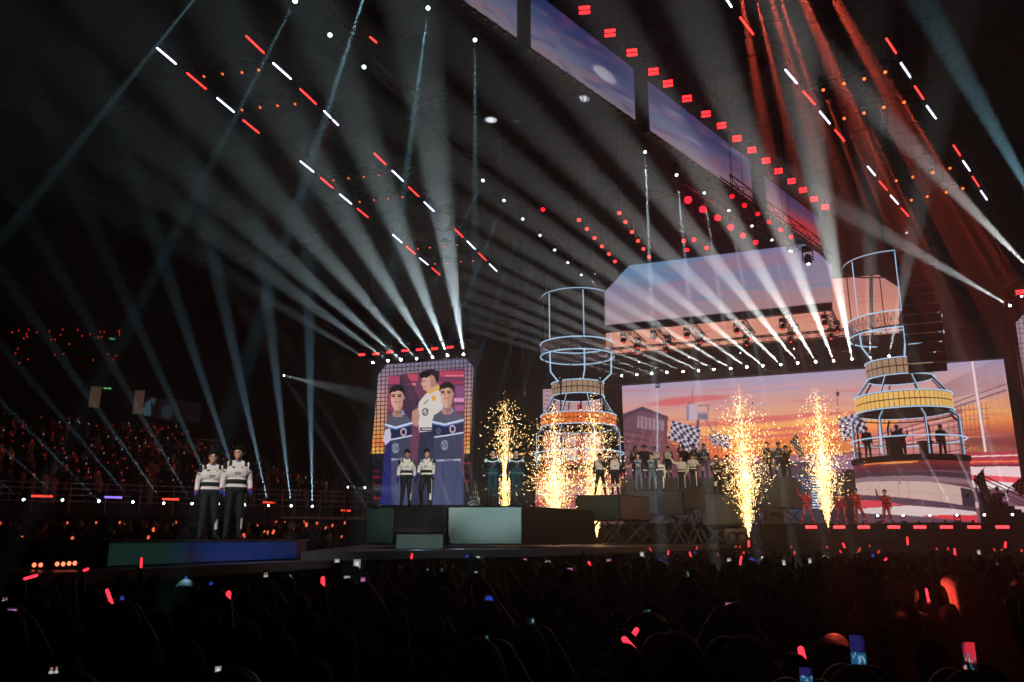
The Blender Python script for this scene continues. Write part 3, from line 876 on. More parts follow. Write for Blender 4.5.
# two rows of ladder-shaped frames with LED battens and small lamps, left and right
def batten(p, q, rgb, s, label, name='led_batten', group=None, hung=False):
    root = empty(name, p.lerp(q, .5), label, 'LED batten', group)
    o = root.location
    mb = MB(); mb.tube(p - o, q - o, .028, n=8); mb.build('tube', mat('tube_%d_%d_%d' % rgb, (30, 30, 30), .5, emit=rgb, strength=s), root)
    d = (q - p).normalized(); sd = d.cross(ZZ).normalized()
    mb = MB(); mb.box(ZZ * .07, d * ((q - p).length / 2), sd * .045, ZZ * .035); mb.build('housing', BLACK, root)
    if hung:
        mb = MB(); mb.tube(ZZ * .07, ZZ * (26.98 - o.z), .012, n=5); mb.build('drop_rod', TRUSS, root)
    return root
WH, RE = (214, 216, 255), (255, 50, 46)
frames = {
 'left': ((((157, 48, 176, 64), (187, 73, 206, 89), (217, 98, 234, 112), (243, 120, 259, 133)), ((246, 36, 264, 53), (273, 63, 291, 79), (300, 89, 316, 104), (324, 111, 338, 125)),
           ((204, 76.5), (222.6, 74), (242, 72.5), (258.6, 70), (242, 110), (260, 107.5), (277.6, 105.7), (295, 104))),
          (((300.3, 161.2, 313.5, 171.9), (320.6, 177.7, 332.6, 187.9), (339.7, 194.2, 351.3, 203.9), (357.2, 208.5, 368, 217.3)), ((374.2, 153.4, 385.6, 164.3), (392.2, 170.6, 403.1, 181), (408.7, 187.1, 418.9, 196.5), (424.2, 202.1, 433.9, 211.2)),
           ((333.3, 180.3), (348.5, 178.2), (363.8, 177), (379, 175.4), (359.7, 201.9), (374.2, 200), (388, 198.8), (402.4, 197.3))),
          (((392.7, 234.6, 401.9, 242.5), (406.2, 246.3, 415, 253.9), (419.6, 258, 428, 264.8), (432, 268, 440, 275)), ((454.7, 229, 462.8, 236.9), (467.1, 241.2, 475, 249), (478.6, 253, 486.2, 260.5), (489.5, 264, 496.8, 271.2)),
           ((418, 248.8), (430, 247.6), (444.3, 246.3), (457, 245), (435, 263.8), (447.5, 263), (461, 261.8), (473, 261)))),
 'right': ((((712, -19, 722, -5), (725, -3, 731.5, 7), (740, 17.3, 753.4, 34.3)), (), ((735, -40), (757, -48), (778, -56), (800, -64), (755, -8), (776, -14), (797, -20), (818, -26))),
           (((785.2, 69.7, 796.9, 83.3), (803.3, 91.4, 814.7, 104.2), (819.7, 111.5, 829.7, 123.5), (835, 129.9, 844.5, 141)), ((886.3, 38.5, 896.1, 53.2), (900.8, 63, 910.3, 77.2), (914.7, 86.1, 923.4, 98.9), (926.7, 105.9, 935.7, 118.5)),
            ((823.3, 90), (844, 83.6), (864.3, 78.9), (885.2, 72.2), (844.2, 118.5), (864, 113), (883.8, 107.3), (904.2, 102.3))),
           (((867.6, 166.5, 875.2, 175.4), (879.4, 181.3, 887.2, 190.2), (890.5, 195.5, 898, 203.9), (901.4, 208.3, 908.6, 216.1)), ((953.5, 145.3, 960.2, 155.4), (963, 160.9, 969.7, 170.7), (972.4, 176.5, 978.9, 186.3), (980.8, 190.8, 986.9, 199.7)),
            ((896.3, 180.7), (912.8, 177.1), (932.9, 172.6), (950, 168.2), (911.4, 200.2), (927.3, 196.6), (946.2, 192.4), (963, 188.5))))}
FZ = 17.0
VR = vpdir(700, -240)
for side, fs in frames.items():
    for fi, (la, lb, dots) in enumerate(fs):
        short = {'left': ('nearest left frame', 'middle left frame', 'farthest left frame'), 'right': ('topmost right frame', 'large right frame', 'small right frame')}[side][fi]
        where = {('left', 0): 'nearest light frame at the upper left', ('left', 1): 'middle light frame on the left', ('left', 2): 'farthest light frame on the left',
                 ('right', 0): 'light frame at the top edge right of centre', ('right', 1): 'large light frame at the upper right', ('right', 2): 'smaller light frame above the right tower'}[(side, fi)]
        root = empty('lighting_gantry', at_z(*dots[1], FZ), 'black %s with LED battens and small lamps' % where, 'truss')
        o = root.location
        chords = []
        for rows in (la, lb):
            if rows:
                p, q = at_z(rows[0][0], rows[0][1], FZ), at_z(rows[-1][2], rows[-1][3], FZ)
            else:
                sh = at_z(840, 0, FZ) - at_z(740, 17, FZ)
                p, q = chords[0][0] + sh * 1.0, chords[0][1] + sh * 1.0
            chords.append((p, q))
            mb = MB(); d = (q - p).normalized(); mb.lattice(p - o + ZZ * .28 - d * .4, q - o + ZZ * .28 + d * .4, .26, .022, .45); mb.build('rail', TRUSS, root)
        for r in (dots[:4], dots[4:]):
            p, q = at_z(*r[0], FZ), at_z(*r[3], FZ); d = (q - p) / 3.0
            mb = MB(); mb.tube(p - o - d * .75 + ZZ * .3, q - o + d * .75 + ZZ * .3, .03, n=6); mb.build('cross_tube', TRUSS, root)
        for p, q in chords:
            for k in (.1, .9):
                mb = MB(); c = p.lerp(q, k) - o; mb.tube(c + ZZ * .4, Vector((c.x, c.y, 26.98 - o.z)), .012, n=4); mb.build('hoist_chain', TRUSS, root)
        for ri, rows in enumerate((la, lb)):
            for bi, (x0, y0, x1, y1) in enumerate(rows):
                white = (bi % 2 == 0) if ri == 0 else (bi % 2 == 1)
                if side == 'right' and fi == 0: white = bi == 1
                batten(at_z(x0, y0, FZ), at_z(x1, y1, FZ), WH if white else RE, 4.5 if white else 3.6,
                       '%s LED batten %s from the top, %s rail of the %s' % ('white' if white else 'red', ORD[bi], 'left' if ri == 0 else 'right', short), group='LED battens of the %s' % short)
        for di, (x, y) in enumerate(dots):
            live = side == 'right'
            w = 0
            if live: w = [1.7e5, 1.9e5, 1.5e5][fi] * (1 if di in (0, 1, 2, 3) or fi < 2 else .6)
            moving_head(at_z(x, y, FZ), VR if live else -ZZ + NS * .6, '%s amber lamp from the left, %s row of the %s' % (ORD[di % 4], 'upper' if di < 4 else 'lower', short), .42, (1, .1, .05), w,
                        'amber', (255, 104, 40), 3 if live else 1.8, 'amber lamps of the %s' % short, scale=.7 if side == 'right' else .62, hung=(side == 'right'))
batten(at_z(370, 37, FZ), at_z(376.6, 42.6, FZ), RE, 3.6, 'single short red batten at the top between left frames and long truss', hung=True)

# red wash lamps in the roof over the stage
def par(p, label, s, rgb=(255, 24, 34), r=.15, group=None):
    d = (CAM - p).normalized() - ZZ * .5; d.normalize()
    root = empty('wash_light', p, label, 'stage light', group)
    key = ('par', round(r, 2))
    mb = MB(); mb.lathe([(0, -.36), (r * .7, -.34), (r * 1.05, -.16), (r * 1.1, 0), (r, -.01)], n=12, axis=d); mb.build('body', BLACK, root)
    mb = MB(); mb.lathe([(0, 0), (r, -.012)], n=12, axis=d); mb.build('lens', mat('par_%d_%d_%d_%.1f' % (*rgb, s), (30, 10, 10), .4, emit=rgb, strength=s), root)
    mb = MB(); mb.tube(-d * .2, -d * .2 + ZZ * .6, .02, n=5); mb.tube(-d * .2 + ZZ * .6, Vector((-d.x * .2, -d.y * .2, 26.98 - p.z)), .01, n=4); mb.build('drop_rod', TRUSS, root)
    return root
hot = [(688, 200), (702.7, 209.5), (717.5, 218), (730.7, 227.5), (743, 235.6), (755.5, 242.5)]
hung_truss(at_z(680, 194, 14.8), at_z(764, 248, 14.8), 'truss of hot red wash lights over the stage', up=.55)
for i, (x, y) in enumerate(hot):
    r_ = par(at_z(x, y, 14.8), '%s of the hot red wash lights above the upper screen counting from the left' % ORD[i], 9 - i * .6, (255, 14, 26), group='hot red wash lights above the upper screen', r=.14 - .008 * i)
    l = bpy.data.lights.new('lamp', 'POINT'); l.energy = 12 - 1.5 * i; l.color = (1, .03, .08); l.shadow_soft_size = .12
    link('lamp', l, r_).location = (CAM - r_.location).normalized() * .4
for i, (x, y) in enumerate(((683.8, 241), (694, 239.8), (687, 250), (706.5, 248))):
    par(at_z(x, y, 13.6), '%s of the four small red lamps just above the upper screen edge' % ORD[i], 4, r=.085, group='small red lamps above the upper screen edge')
hung_truss(at_z(681, 238, 13.6), at_z(708, 246, 13.6), 'short truss of small red lamps just above the upper screen', up=.5, w=.3)
low = [(732, 196.5), (744.5, 205.5), (757.8, 214), (769, 222), (780.6, 230), (791, 237)]
hung_truss(at_z(726, 192, 15.6), at_z(830, 262, 15.6), 'truss of dim red lamps just under the right hanging panels', up=.5, w=.4)
for i, (x, y) in enumerate(low):
    par(at_z(x, y, 15.6), '%s dim red lamp along the truss under the right hanging panels' % ORD[i], 1.6, r=.1, group='dim red lamps under the right hanging panels')
for tr, (pts, zz, lab) in enumerate((([(579, 220), (587, 229), (594.6, 238), (602, 246.5), (609, 254), (615, 261.5)], 15.4, 'outer red lamp row left of the upper screen'),
                                     ([(619.4, 213), (625.5, 222), (632, 232), (638, 241), (643.5, 249), (649, 257)], 15.4, 'inner red lamp row left of the upper screen'))):
    a, b = at_z(*pts[0], zz), at_z(*pts[-1], zz)
    hung_truss(a - (b - a) * .1, b + (b - a) * .1, 'truss of the ' + lab, up=.5, w=.35)
    for i, (x, y) in enumerate(pts):
        par(at_z(x, y, zz), '%s lamp from the top in the %s' % (ORD[i], lab), 3.2, (255, 60, 50), .085, group=lab)
par(at_z(543, 209.6, 15.4), 'lone red lamp left of the two red lamp rows', 3.2, r=.09)

# F: lamps on the right that throw white beams to the upper left
VF = vpdir(1136, 378)
hung_truss(at_t(1000, 290, 41), at_t(1075, 232, 40), 'lighting truss above the right side screen', up=.2)
for i, (x, y, w) in enumerate(((1009.8, 305.6, 1.6e5), (1021.5, 296, 2.0e5), (1036, 275, 3.0e5), (1061, 246, 2.4e5))):
    moving_head(at_t(x, y, 41), VF, '%s from the left of the white beam lights near the right edge' % ORD[i], [.42, .5, .7, .8][i], (.88, .92, .95) if i < 3 else TEAL, w, 'white', (240, 240, 250), 30, 'white beam lights near the right edge', scale=.75, hung=True)
rb_ = blinder(at_t(1020.5, 292, 40.6), NS, 'single red blinder at the right edge above the side screen', (255, 44, 48), 4, .4, .26, 2)
mb = MB(); mb.tube(ZZ * .2 - NS * .09, ZZ * (26.98 - rb_.location.z) - NS * .09, .012, n=5); mb.build('drop_rod', TRUSS, rb_)
for i, (x, y, x2, y2) in enumerate(((918, 160, 897, 292), (966, 192, 926, 304))):
    p = at_z(x, y, 17); moving_head(p, at_t(x2, y2, 44) - p, '%s pale lamp crossing the red beams above the right tower' % ORD[i], .7, (.6, .75, .9), 6e4, 'pale', (235, 240, 245), 3, scale=.5, hung=True)

# followspots working from the left stand
for i, (x, y, t, tx, ty, tt, ang, w, sc) in enumerate(((284, 375.5, 50, 392, 402, 43, 7.5, 2.6e4, .6), (348, 487, 38, 430, 493, 30, 6, 2500, .5), (365, 487.6, 37, 430, 492, 31, 6, 2500, .5))):
    p = at_t(x, y, t)
    moving_head(p, at_t(tx, ty, tt) - p, ('followspot high on the left stand aimed at the portrait screen', 'small followspot on the rail walkway left of the portrait screen', 'small followspot beside the foot of the portrait screen')[i], ang, (.8, .92, 1), w, 'cool', (235, 240, 250), 20, scale=sc, name='followspot', hang=False, stand=(4.15, 1.98, 1.98)[i])
DECK_ = 2.94
# ceiling pools of three effect lights
for i, (x, y, w) in enumerate(((491, 120, 9e5), (515, 119, 5e5), (583, 99, 7e5))):
    tgt = at_z(x, y, 27.0)
    p = at_t(560 + 20 * i, 378, 50)
    moving_head(p, tgt - p, '%s of three lamps drawing a white pool on the dark roof' % ORD[i], 2.9, (.95, .97, 1), (2.2e5, 9e4, 1.8e5)[i], 'pale', (235, 240, 245), 6, scale=.5, blend=1.0, hang=False, stand=DECK_)
q0 = bp0 + PD * along(bp0, 606, PD) + ZZ * .95; p = q0 + PN * 4.2 - ZZ * 1.0 - PD * 12
moving_head(p, q0 - p, 'lamp drawing the pale oval pool on the largest hanging panel', 2.3, (1, .88, .8), 2.4e4, 'pale', (235, 240, 245), 4, scale=.5, blend=.4, hung=True)


# front-of-house spots on the performers (hung behind and above the camera)
FOH = [(-9, -6, 15, 220, 485, 16.0, 8, (1, .93, .88), 23000), (3, -6, 16, 418, 470, 24.4, 7, (1, .95, .82), 34000), (6, -6, 16, 504, 475, 24.3, 7, (.8, .97, 1), 38000), (12, -5, 17, 625, 470, 36, 8, (1, .93, .82), 44000),
       (14, -5, 17, 700, 475, 36.5, 9, (1, .92, .8), 36000), (18, -5, 17, 775, 460, 41, 7, (1, .9, .8), 30000), (20, -5, 17, 850, 505, 41, 10, (1, .85, .8), 26000), (-6, -8, 15, 480, 528, 24, 14, (.85, 1, .97), 9000)]
fp, fq = Vector((-12, -6.2, 16.6)), Vector((24, -6.2, 16.6))
mb = MB(); mb.lattice(fp, fq, .5, .04, .8)
for k in (.05, .5, .95): c = fp.lerp(fq, k); mb.tube(c, Vector((c.x, c.y, 26.98)), .02, n=5)
tag(mb.build('lighting_truss', TRUSS), 'front-of-house truss with followspots behind the viewpoint', 'truss')
for i, (x, y, z, px, py, t, ang, rgb, w) in enumerate(FOH):
    p = Vector((x, -6.2, 15.9)); d = at_t(px, py, t) - p
    moving_head(p, d, '%s followspot on the front-of-house truss from the left' % ORD[i], ang, rgb, w, 'white', (255, 250, 240), 10, 'followspots on the front-of-house truss')
# added lamp with no visible source: dim red wash to brighten the grandstand crowd
p = at_z(330, 120, 17.0)
moving_head(p, at_t(150, 450, 50) - p, 'added dim red wash lamp that brightens the grandstand audience', 48, (1, .35, .32), 1300, 'amber', (255, 110, 80), 1, scale=.5, hung=True)

# ------------------------------------------------------------------ stages, risers, towers
def xy(px, t):
    q = at_t(px, 537, t); return (q.x, q.y)
def zy(py, Y0):                  # height that shows at row py on a plumb line Y0 metres ahead
    r = ray(512, py); return CAM.z + r.z * Y0 / r.y
def xyY(px, py, Y0):
    r = ray(px, py); return (r.x * Y0 / r.y, Y0)
def zt(y, t): return at_t(512, y, t).z
DECK = 2.94
STG = mat('stage_black', (11, 11, 13), .6, noise=.25, spec=.12)
SKIRT = mat('stage_skirt', (11, 11, 13), .9, spec=.1)
WALK = mat('walkway_top', (74, 74, 80), .38, noise=.2)
PGREY = mat('riser_grey', (62, 66, 66), .6, noise=.12, spec=.2)
PGREEN = mat('riser_green', (40, 66, 62), .55, noise=.12)
PBROWN = mat('riser_brown', (56, 50, 46), .6, noise=.12, spec=.2)

# main stage
pf = at_t(893, 524, 40.0)
fl, fr = pf + ES * along(pf, 478), pf + ES * 30
def back(p): return p - NS * ((p - S_P).dot(NS) - .05)
mb = MB(); mb.prism([(fl.x, fl.y), (fr.x, fr.y), tuple(back(fr))[:2], tuple(back(fl))[:2]], 2.64, DECK)
stage = mb.build('stage_deck', STG); tag(stage, kind='structure')
mb = MB(); a, b = fl - NS * .3, fr - NS * .3; mb.prism([(a.x, a.y), (b.x, b.y), tuple(back(b))[:2], tuple(back(a))[:2]], 0, 2.63); tag(mb.build('stage_skirt', SKIRT), kind='structure')
mb = MB(); a, b = fl + NS * 1.0, fr + NS * 1.0
mb.prism([(fl.x, fl.y), (a.x, a.y), (b.x, b.y), (fr.x, fr.y)][::-1], 2.18, 2.42)
tag(mb.build('stage_ledge', STG), kind='structure')
mb = MB(); a2, b2 = fl + NS * .8, fr + NS * .8
mb.prism([(fl.x, fl.y), (a2.x, a2.y), (b2.x, b2.y), (fr.x, fr.y)][::-1], 0, 2.17)
tag(mb.build('stage_skirt', SKIRT), kind='structure')

# low red blinders along the stage edge with a cool uplight between each pair
for i, x in enumerate((811, 839, 863.4, 893.5, 919.5, 946, 973.5, 1002, 1031)):
    p = pf + NS * .55 + ES * along(pf + NS * .55, x); p.z = zt(527, (p - CAM).dot(FW))
    w = .55; root = blinder(p, NS + ZZ * .02, '%s from the left of the red blinders along the stage edge' % ORD[i], (255, 58, 62), 3.4, w, .2, 1, group='red blinders along the stage edge')
    mb = MB(); mb.tube(Vector((0, 0, -.1)) - NS * .09, Vector((0, 0, 2.42 - p.z)) - NS * .09, .05, n=6); mb.build('foot', BLACK, root)
VG = vpdir(1085, 742)
for i, x in enumerate((878.6, 904, 931, 957.9, 985.5, 1013.8)):
    p = pf - NS * .5 + ES * along(pf - NS * .5, x); p.z = DECK + .42
    moving_head(p, VG, '%s from the left of the white uplights standing on the stage edge' % ORD[i], .34, (.85, .92, 1), 7e4 if i > 2 else 3e4, 'white', (245, 245, 255), 16, 'white uplights on the stage edge', hang=False, scale=.7, floor=DECK)
VJ = vpdir(564, 824)
for i, (x, w) in enumerate(((385, 4e4), (398, 2.5e4), (420, 2e4), (461, 5e4), (481, 7e4), (488, 4e4))):
    p = at_t(x, 513, 33); p.z = 2.42
    moving_head(p, VJ, '%s uplight from the left on the floor behind the twin middle platforms' % ORD[i], .34, (.8, .9, 1), w, 'white', (245, 245, 255), 8, 'uplights behind the middle platforms', hang=False, scale=.6, floor=1.98)

# thrust walkway from the main stage to the small stage
wpts = [xy(302, 17.5), xy(430, 20.0), xy(545, 22.3), xy(705, 33), xy(735, 41.5), xy(560, 46), xy(372, 36), xy(330, 24)]
mb = MB(); mb.prism(wpts, 1.78, 1.98); tag(mb.build('thrust_walkway', WALK), kind='structure')
mb = MB(); c = (sum(p[0] for p in wpts) / 8, sum(p[1] for p in wpts) / 8)
mb.prism([(c[0] + (p[0] - c[0]) * .97, c[1] + (p[1] - c[1]) * .97) for p in wpts], 0, 1.77); tag(mb.build('stage_skirt', SKIRT), kind='structure')
# small stage walkway
L0, R0 = Vector((*xy(109, 13.5), 0)), Vector((*xy(306, 18.7), 0))
BD = (R0 - L0).normalized(); BN = Vector((BD.y, -BD.x, 0)); 
if BN.dot(CAM - L0) < 0: BN = -BN
q = [L0 - BD * 2.0 + BN * .9, R0 + BD * .5 + BN * .9, R0 + BD * .5 - BN * 4.6, L0 - BD * 2.0 - BN * 4.6]
mb = MB(); mb.prism([(p.x, p.y) for p in q], 1.62, 1.80); tag(mb.build('small_stage_walkway', WALK), kind='structure')
q2 = [L0 - BD * 1.8 + BN * .7, R0 + BN * .7, R0 - BN * 4.4, L0 - BD * 1.8 - BN * 4.4]
mb = MB(); mb.prism([(p.x, p.y) for p in q2], 0, 1.61); tag(mb.build('stage_skirt', SKIRT), kind='structure')
# small stage riser, the light on its front painted as emission
root = empty('small_stage', (L0 + R0) / 2 + ZZ * 1.81, 'low stage riser at left with painted green and blue glow, two performers on top', 'stage riser')
inv = -root.location
BZ0, BZ1 = 1.81, 2.25
mb = MB(); q = [L0 + inv, R0 + inv, R0 + inv - BN * 3.8, L0 + inv - BN * 3.8]
mb.prism([(p.x, p.y) for p in q], BZ0 + inv.z, BZ1 + inv.z); mb.build('platform', STG, root)
mb = MB(); e = .05
mb.box((L0 + R0) / 2 + inv + ZZ * (BZ1 - .02) + BN * .05, BD * ((R0 - L0).length / 2), BN * .05, ZZ * .02); mb.build('edge_strip', STEEL, root)
c = Canvas(100, 530, 316, 575, 3)
c.a[:] = (24, 54, 50); c.oval(150, 556, 50, 16, (30, 66, 60), .7, .8)  # green and blue light pools on the front painted into the colours
c.poly([(187.8, 530), (316, 530), (316, 575), (184.5, 575)], (48, 17, 16))
c.oval(250, 549, 46, 22, (20, 46, 112), 1, .9); c.oval(240, 552, 26, 12, (24, 62, 140), .8, .9); c.poly([(297, 530), (316, 530), (316, 575), (296, 575)], (52, 15, 20))
def p3(u, v): return L0.lerp(R0, u) + BN * .03 + ZZ * (BZ1 - .05 + (BZ0 + .02 - BZ1 + .05) * v) + inv
led_surface('painted_light_fascia', c, p3, lambda u, v: project(p3(u, v) - inv), 200, 24, .42, root)

# twin middle platforms on lifts
def riser(name, label, foot, z0, z1, m, panels=None, group=None, legs=None):
    """Box riser over footprint foot (front edge first two points); panels = [(edge index, material)] framed fascia faces."""
    cx, cy = sum(p[0] for p in foot) / len(foot), sum(p[1] for p in foot) / len(foot)
    root = empty(name, (cx, cy, z0 if legs is None else legs), label, 'stage riser', group)
    iz = -root.location.z
    lo = [(p[0] - cx, p[1] - cy) for p in foot]
    mb = MB(); mb.prism(lo, z0 + iz, z1 + iz); mb.build('platform', m, root)
    n = len(lo)
    for e, pm in (panels or []):
        a, b = Vector((*lo[e], 0)), Vector((*lo[(e + 1) % n], 0))
        d = (b - a).normalized(); nn = Vector((d.y, -d.x, 0))
        if nn.dot(a + b) < 0: nn = -nn
        mb = MB(); mb.box((a + b) / 2 + ZZ * ((z0 + z1) / 2 + iz) + nn * .02, d * ((b - a).length / 2 - .05), nn * .02, ZZ * ((z1 - z0) / 2 - .05)); mb.build('fascia_panel', pm, root)
    if legs is not None:
        k = 2 if (Vector((*lo[0], 0)) - Vector((*lo[1], 0))).length > 1.6 else 1
        h0, h1 = legs + iz + .05, z0 + iz
        for side in (0, 1):
            a, b = (Vector((*lo[0], 0)), Vector((*lo[1], 0))) if side == 0 else (Vector((*lo[3], 0)), Vector((*lo[2], 0)))
            a, b = a * .9, b * .9
            for j in range(k):
                p, q = a.lerp(b, j / k), a.lerp(b, (j + 1) / k)
                mb = MB()
                for s, e2 in ((p, q), (q, p)): mb.tube(s + ZZ * h0, e2 + ZZ * h1, .045, n=6)
                mb.tube(p.lerp(q, .5) + ZZ * (h0 + h1) / 2 - NS * .08, p.lerp(q, .5) + ZZ * (h0 + h1) / 2 + NS * .08, .07, n=8)
                mb.build('scissor_lift', mat('lift_steel', (66, 68, 70), .5, .5), root)
        mb = MB(); mb.prism([(x * .95, y * .95) for x, y in lo], legs + iz, legs + iz + .05); mb.build('lift_base', BLACK, root)
    return root
mz0, mz1 = 2.06, 3.22
riser('platform_riser', 'left half of the middle platform with grey green end panel, white-jacketed pair on top', [xy(366, 25.5), xy(394, 24.7), xy(446, 24.5), xy(470, 28.6), xy(395, 29.4)], mz0, mz1, STG, [(0, PGREEN)])
riser('platform_riser', 'right half of the middle platform with pale green front panel, dark-suited pair on top', [xy(447, 24.2), xy(523, 24.0), xy(595, 28.4), xy(520, 29), xy(474, 28.6)], mz0, mz1, STG, [(0, mat('riser_pale', (120, 140, 134), .55, noise=.1))])
st = Vector((*xy(420, 23.6), 0))
root = empty('step_unit', (st.x, st.y, 1.98), 'small pale step box with dark tread in front of the left middle platform', 'steps')
d1 = Vector((1, 0, 0))
mb = MB(); mb.box((0, .2, .22), (.68, 0, 0), (0, .3, 0), (0, 0, .22)); mb.build('step_box', mat('riser_pale2', (128, 150, 146), .55), root)
mb = MB(); mb.box((-.02, .15, .52), (.76, 0, 0), (0, .4, 0), (0, 0, .06)); mb.build('tread', BLACK, root)
mb = MB()
for sx in (-.62, .62): mb.box((sx, .25, .45), (.04, 0, 0), (0, .2, 0), (0, 0, .02))
mb.build('bracket', BLACK, root)

# risers of the main group
R_ = riser
R_('riser_block', 'dark green and russet riser block on scissor lifts under the two white-vested singers', [xy(576, 34.5), xy(621, 34), xy(650, 36.2), xy(606, 37)], zt(520, 34), zt(494, 34), STG,
   [(0, mat('riser_deep_green', (26, 48, 48), .6, noise=.12, spec=.2)), (1, mat('riser_russet', (76, 54, 50), .55, noise=.3))], legs=1.98)
R_('riser_block', 'tan riser block under the two grey-suited singers', [xy(625, 36.8), xy(658, 36.4), xy(672, 38.5), xy(640, 39)], zt(514, 36.4), zt(490, 36.4), PGREY, [(0, PGREY)], legs=2.0)
R_('riser_block', 'brown square riser block left of the tallest small block', [xy(666, 35.6), xy(685, 35.4), xy(692, 37), xy(673, 37.2)], zt(514, 35.5), zt(491, 35.5), PBROWN, [(0, PBROWN)], legs=1.98)
R_('riser_block', 'small brown riser block standing highest beside the brown square block', [xy(685.7, 35.2), xy(702, 35), xy(709, 37), xy(692.5, 37.2)], zt(508, 35.1), zt(487, 35.1), PBROWN, [(0, PBROWN)], legs=1.98)
R_('riser_block', 'wide dark grey riser block left of the tall spark fountain', [xy(702.7, 36.4), xy(746, 36), xy(760, 39), xy(716, 39.4)], zt(525, 36.2), zt(493, 36.2), mat('riser_dark', (30, 32, 32), .7, spec=.15), [(0, mat('riser_mid', (40, 42, 42), .6, noise=.3))], legs=1.98)
R_('riser_block', 'high grey riser block between the two tall spark fountains', [xy(757, 40.4), xy(796, 40), xy(806, 43), xy(768, 43.4)], zt(507, 40.2), zt(476, 40.2), PGREY, [(0, PGREY)], legs=DECK)
R_('riser_block', 'long rear step with grey front behind the group of performers', [xy(622, 41.6), xy(755, 40.6), xy(765, 42.6), xy(630, 43.6)], zt(500, 41), zt(477, 41), PGREY, [(0, PGREY)], legs=DECK)
# equipment on the deck under the high block
for i, (x, t, w, h, m_, lab) in enumerate(((776, 39.6, .42, .32, PGREY, 'pale monitor speaker on the ledge right of the first tall fountain'), (741, 35.2, .34, .34, BLACK, 'black subwoofer left of the first tall fountain base'), (732, 35.2, .34, .34, BLACK, 'black subwoofer in front of the wide dark riser'))):
    zf = DECK if i == 0 else 1.98
    p = Vector((*xy(x, t), zf)); root = empty('speaker_cabinet', p, lab, 'speaker')
    mb = MB(); mb.hexa([(-w, -.25, 0), (w, -.25, 0), (w, .3, 0), (-w, .3, 0), (-w, -.05, 2 * h), (w, -.05, 2 * h), (w, .3, 2 * h), (-w, .3, 2 * h)]); mb.build('cabinet', m_, root)
    mb = MB(); mb.lathe([(0, -.03), (.1, -.05), (.2, 0), (.22, .02)], c=(0, -.17, h), n=16, axis=(0, -1, .15)); mb.build('driver_cone', DARK, root)

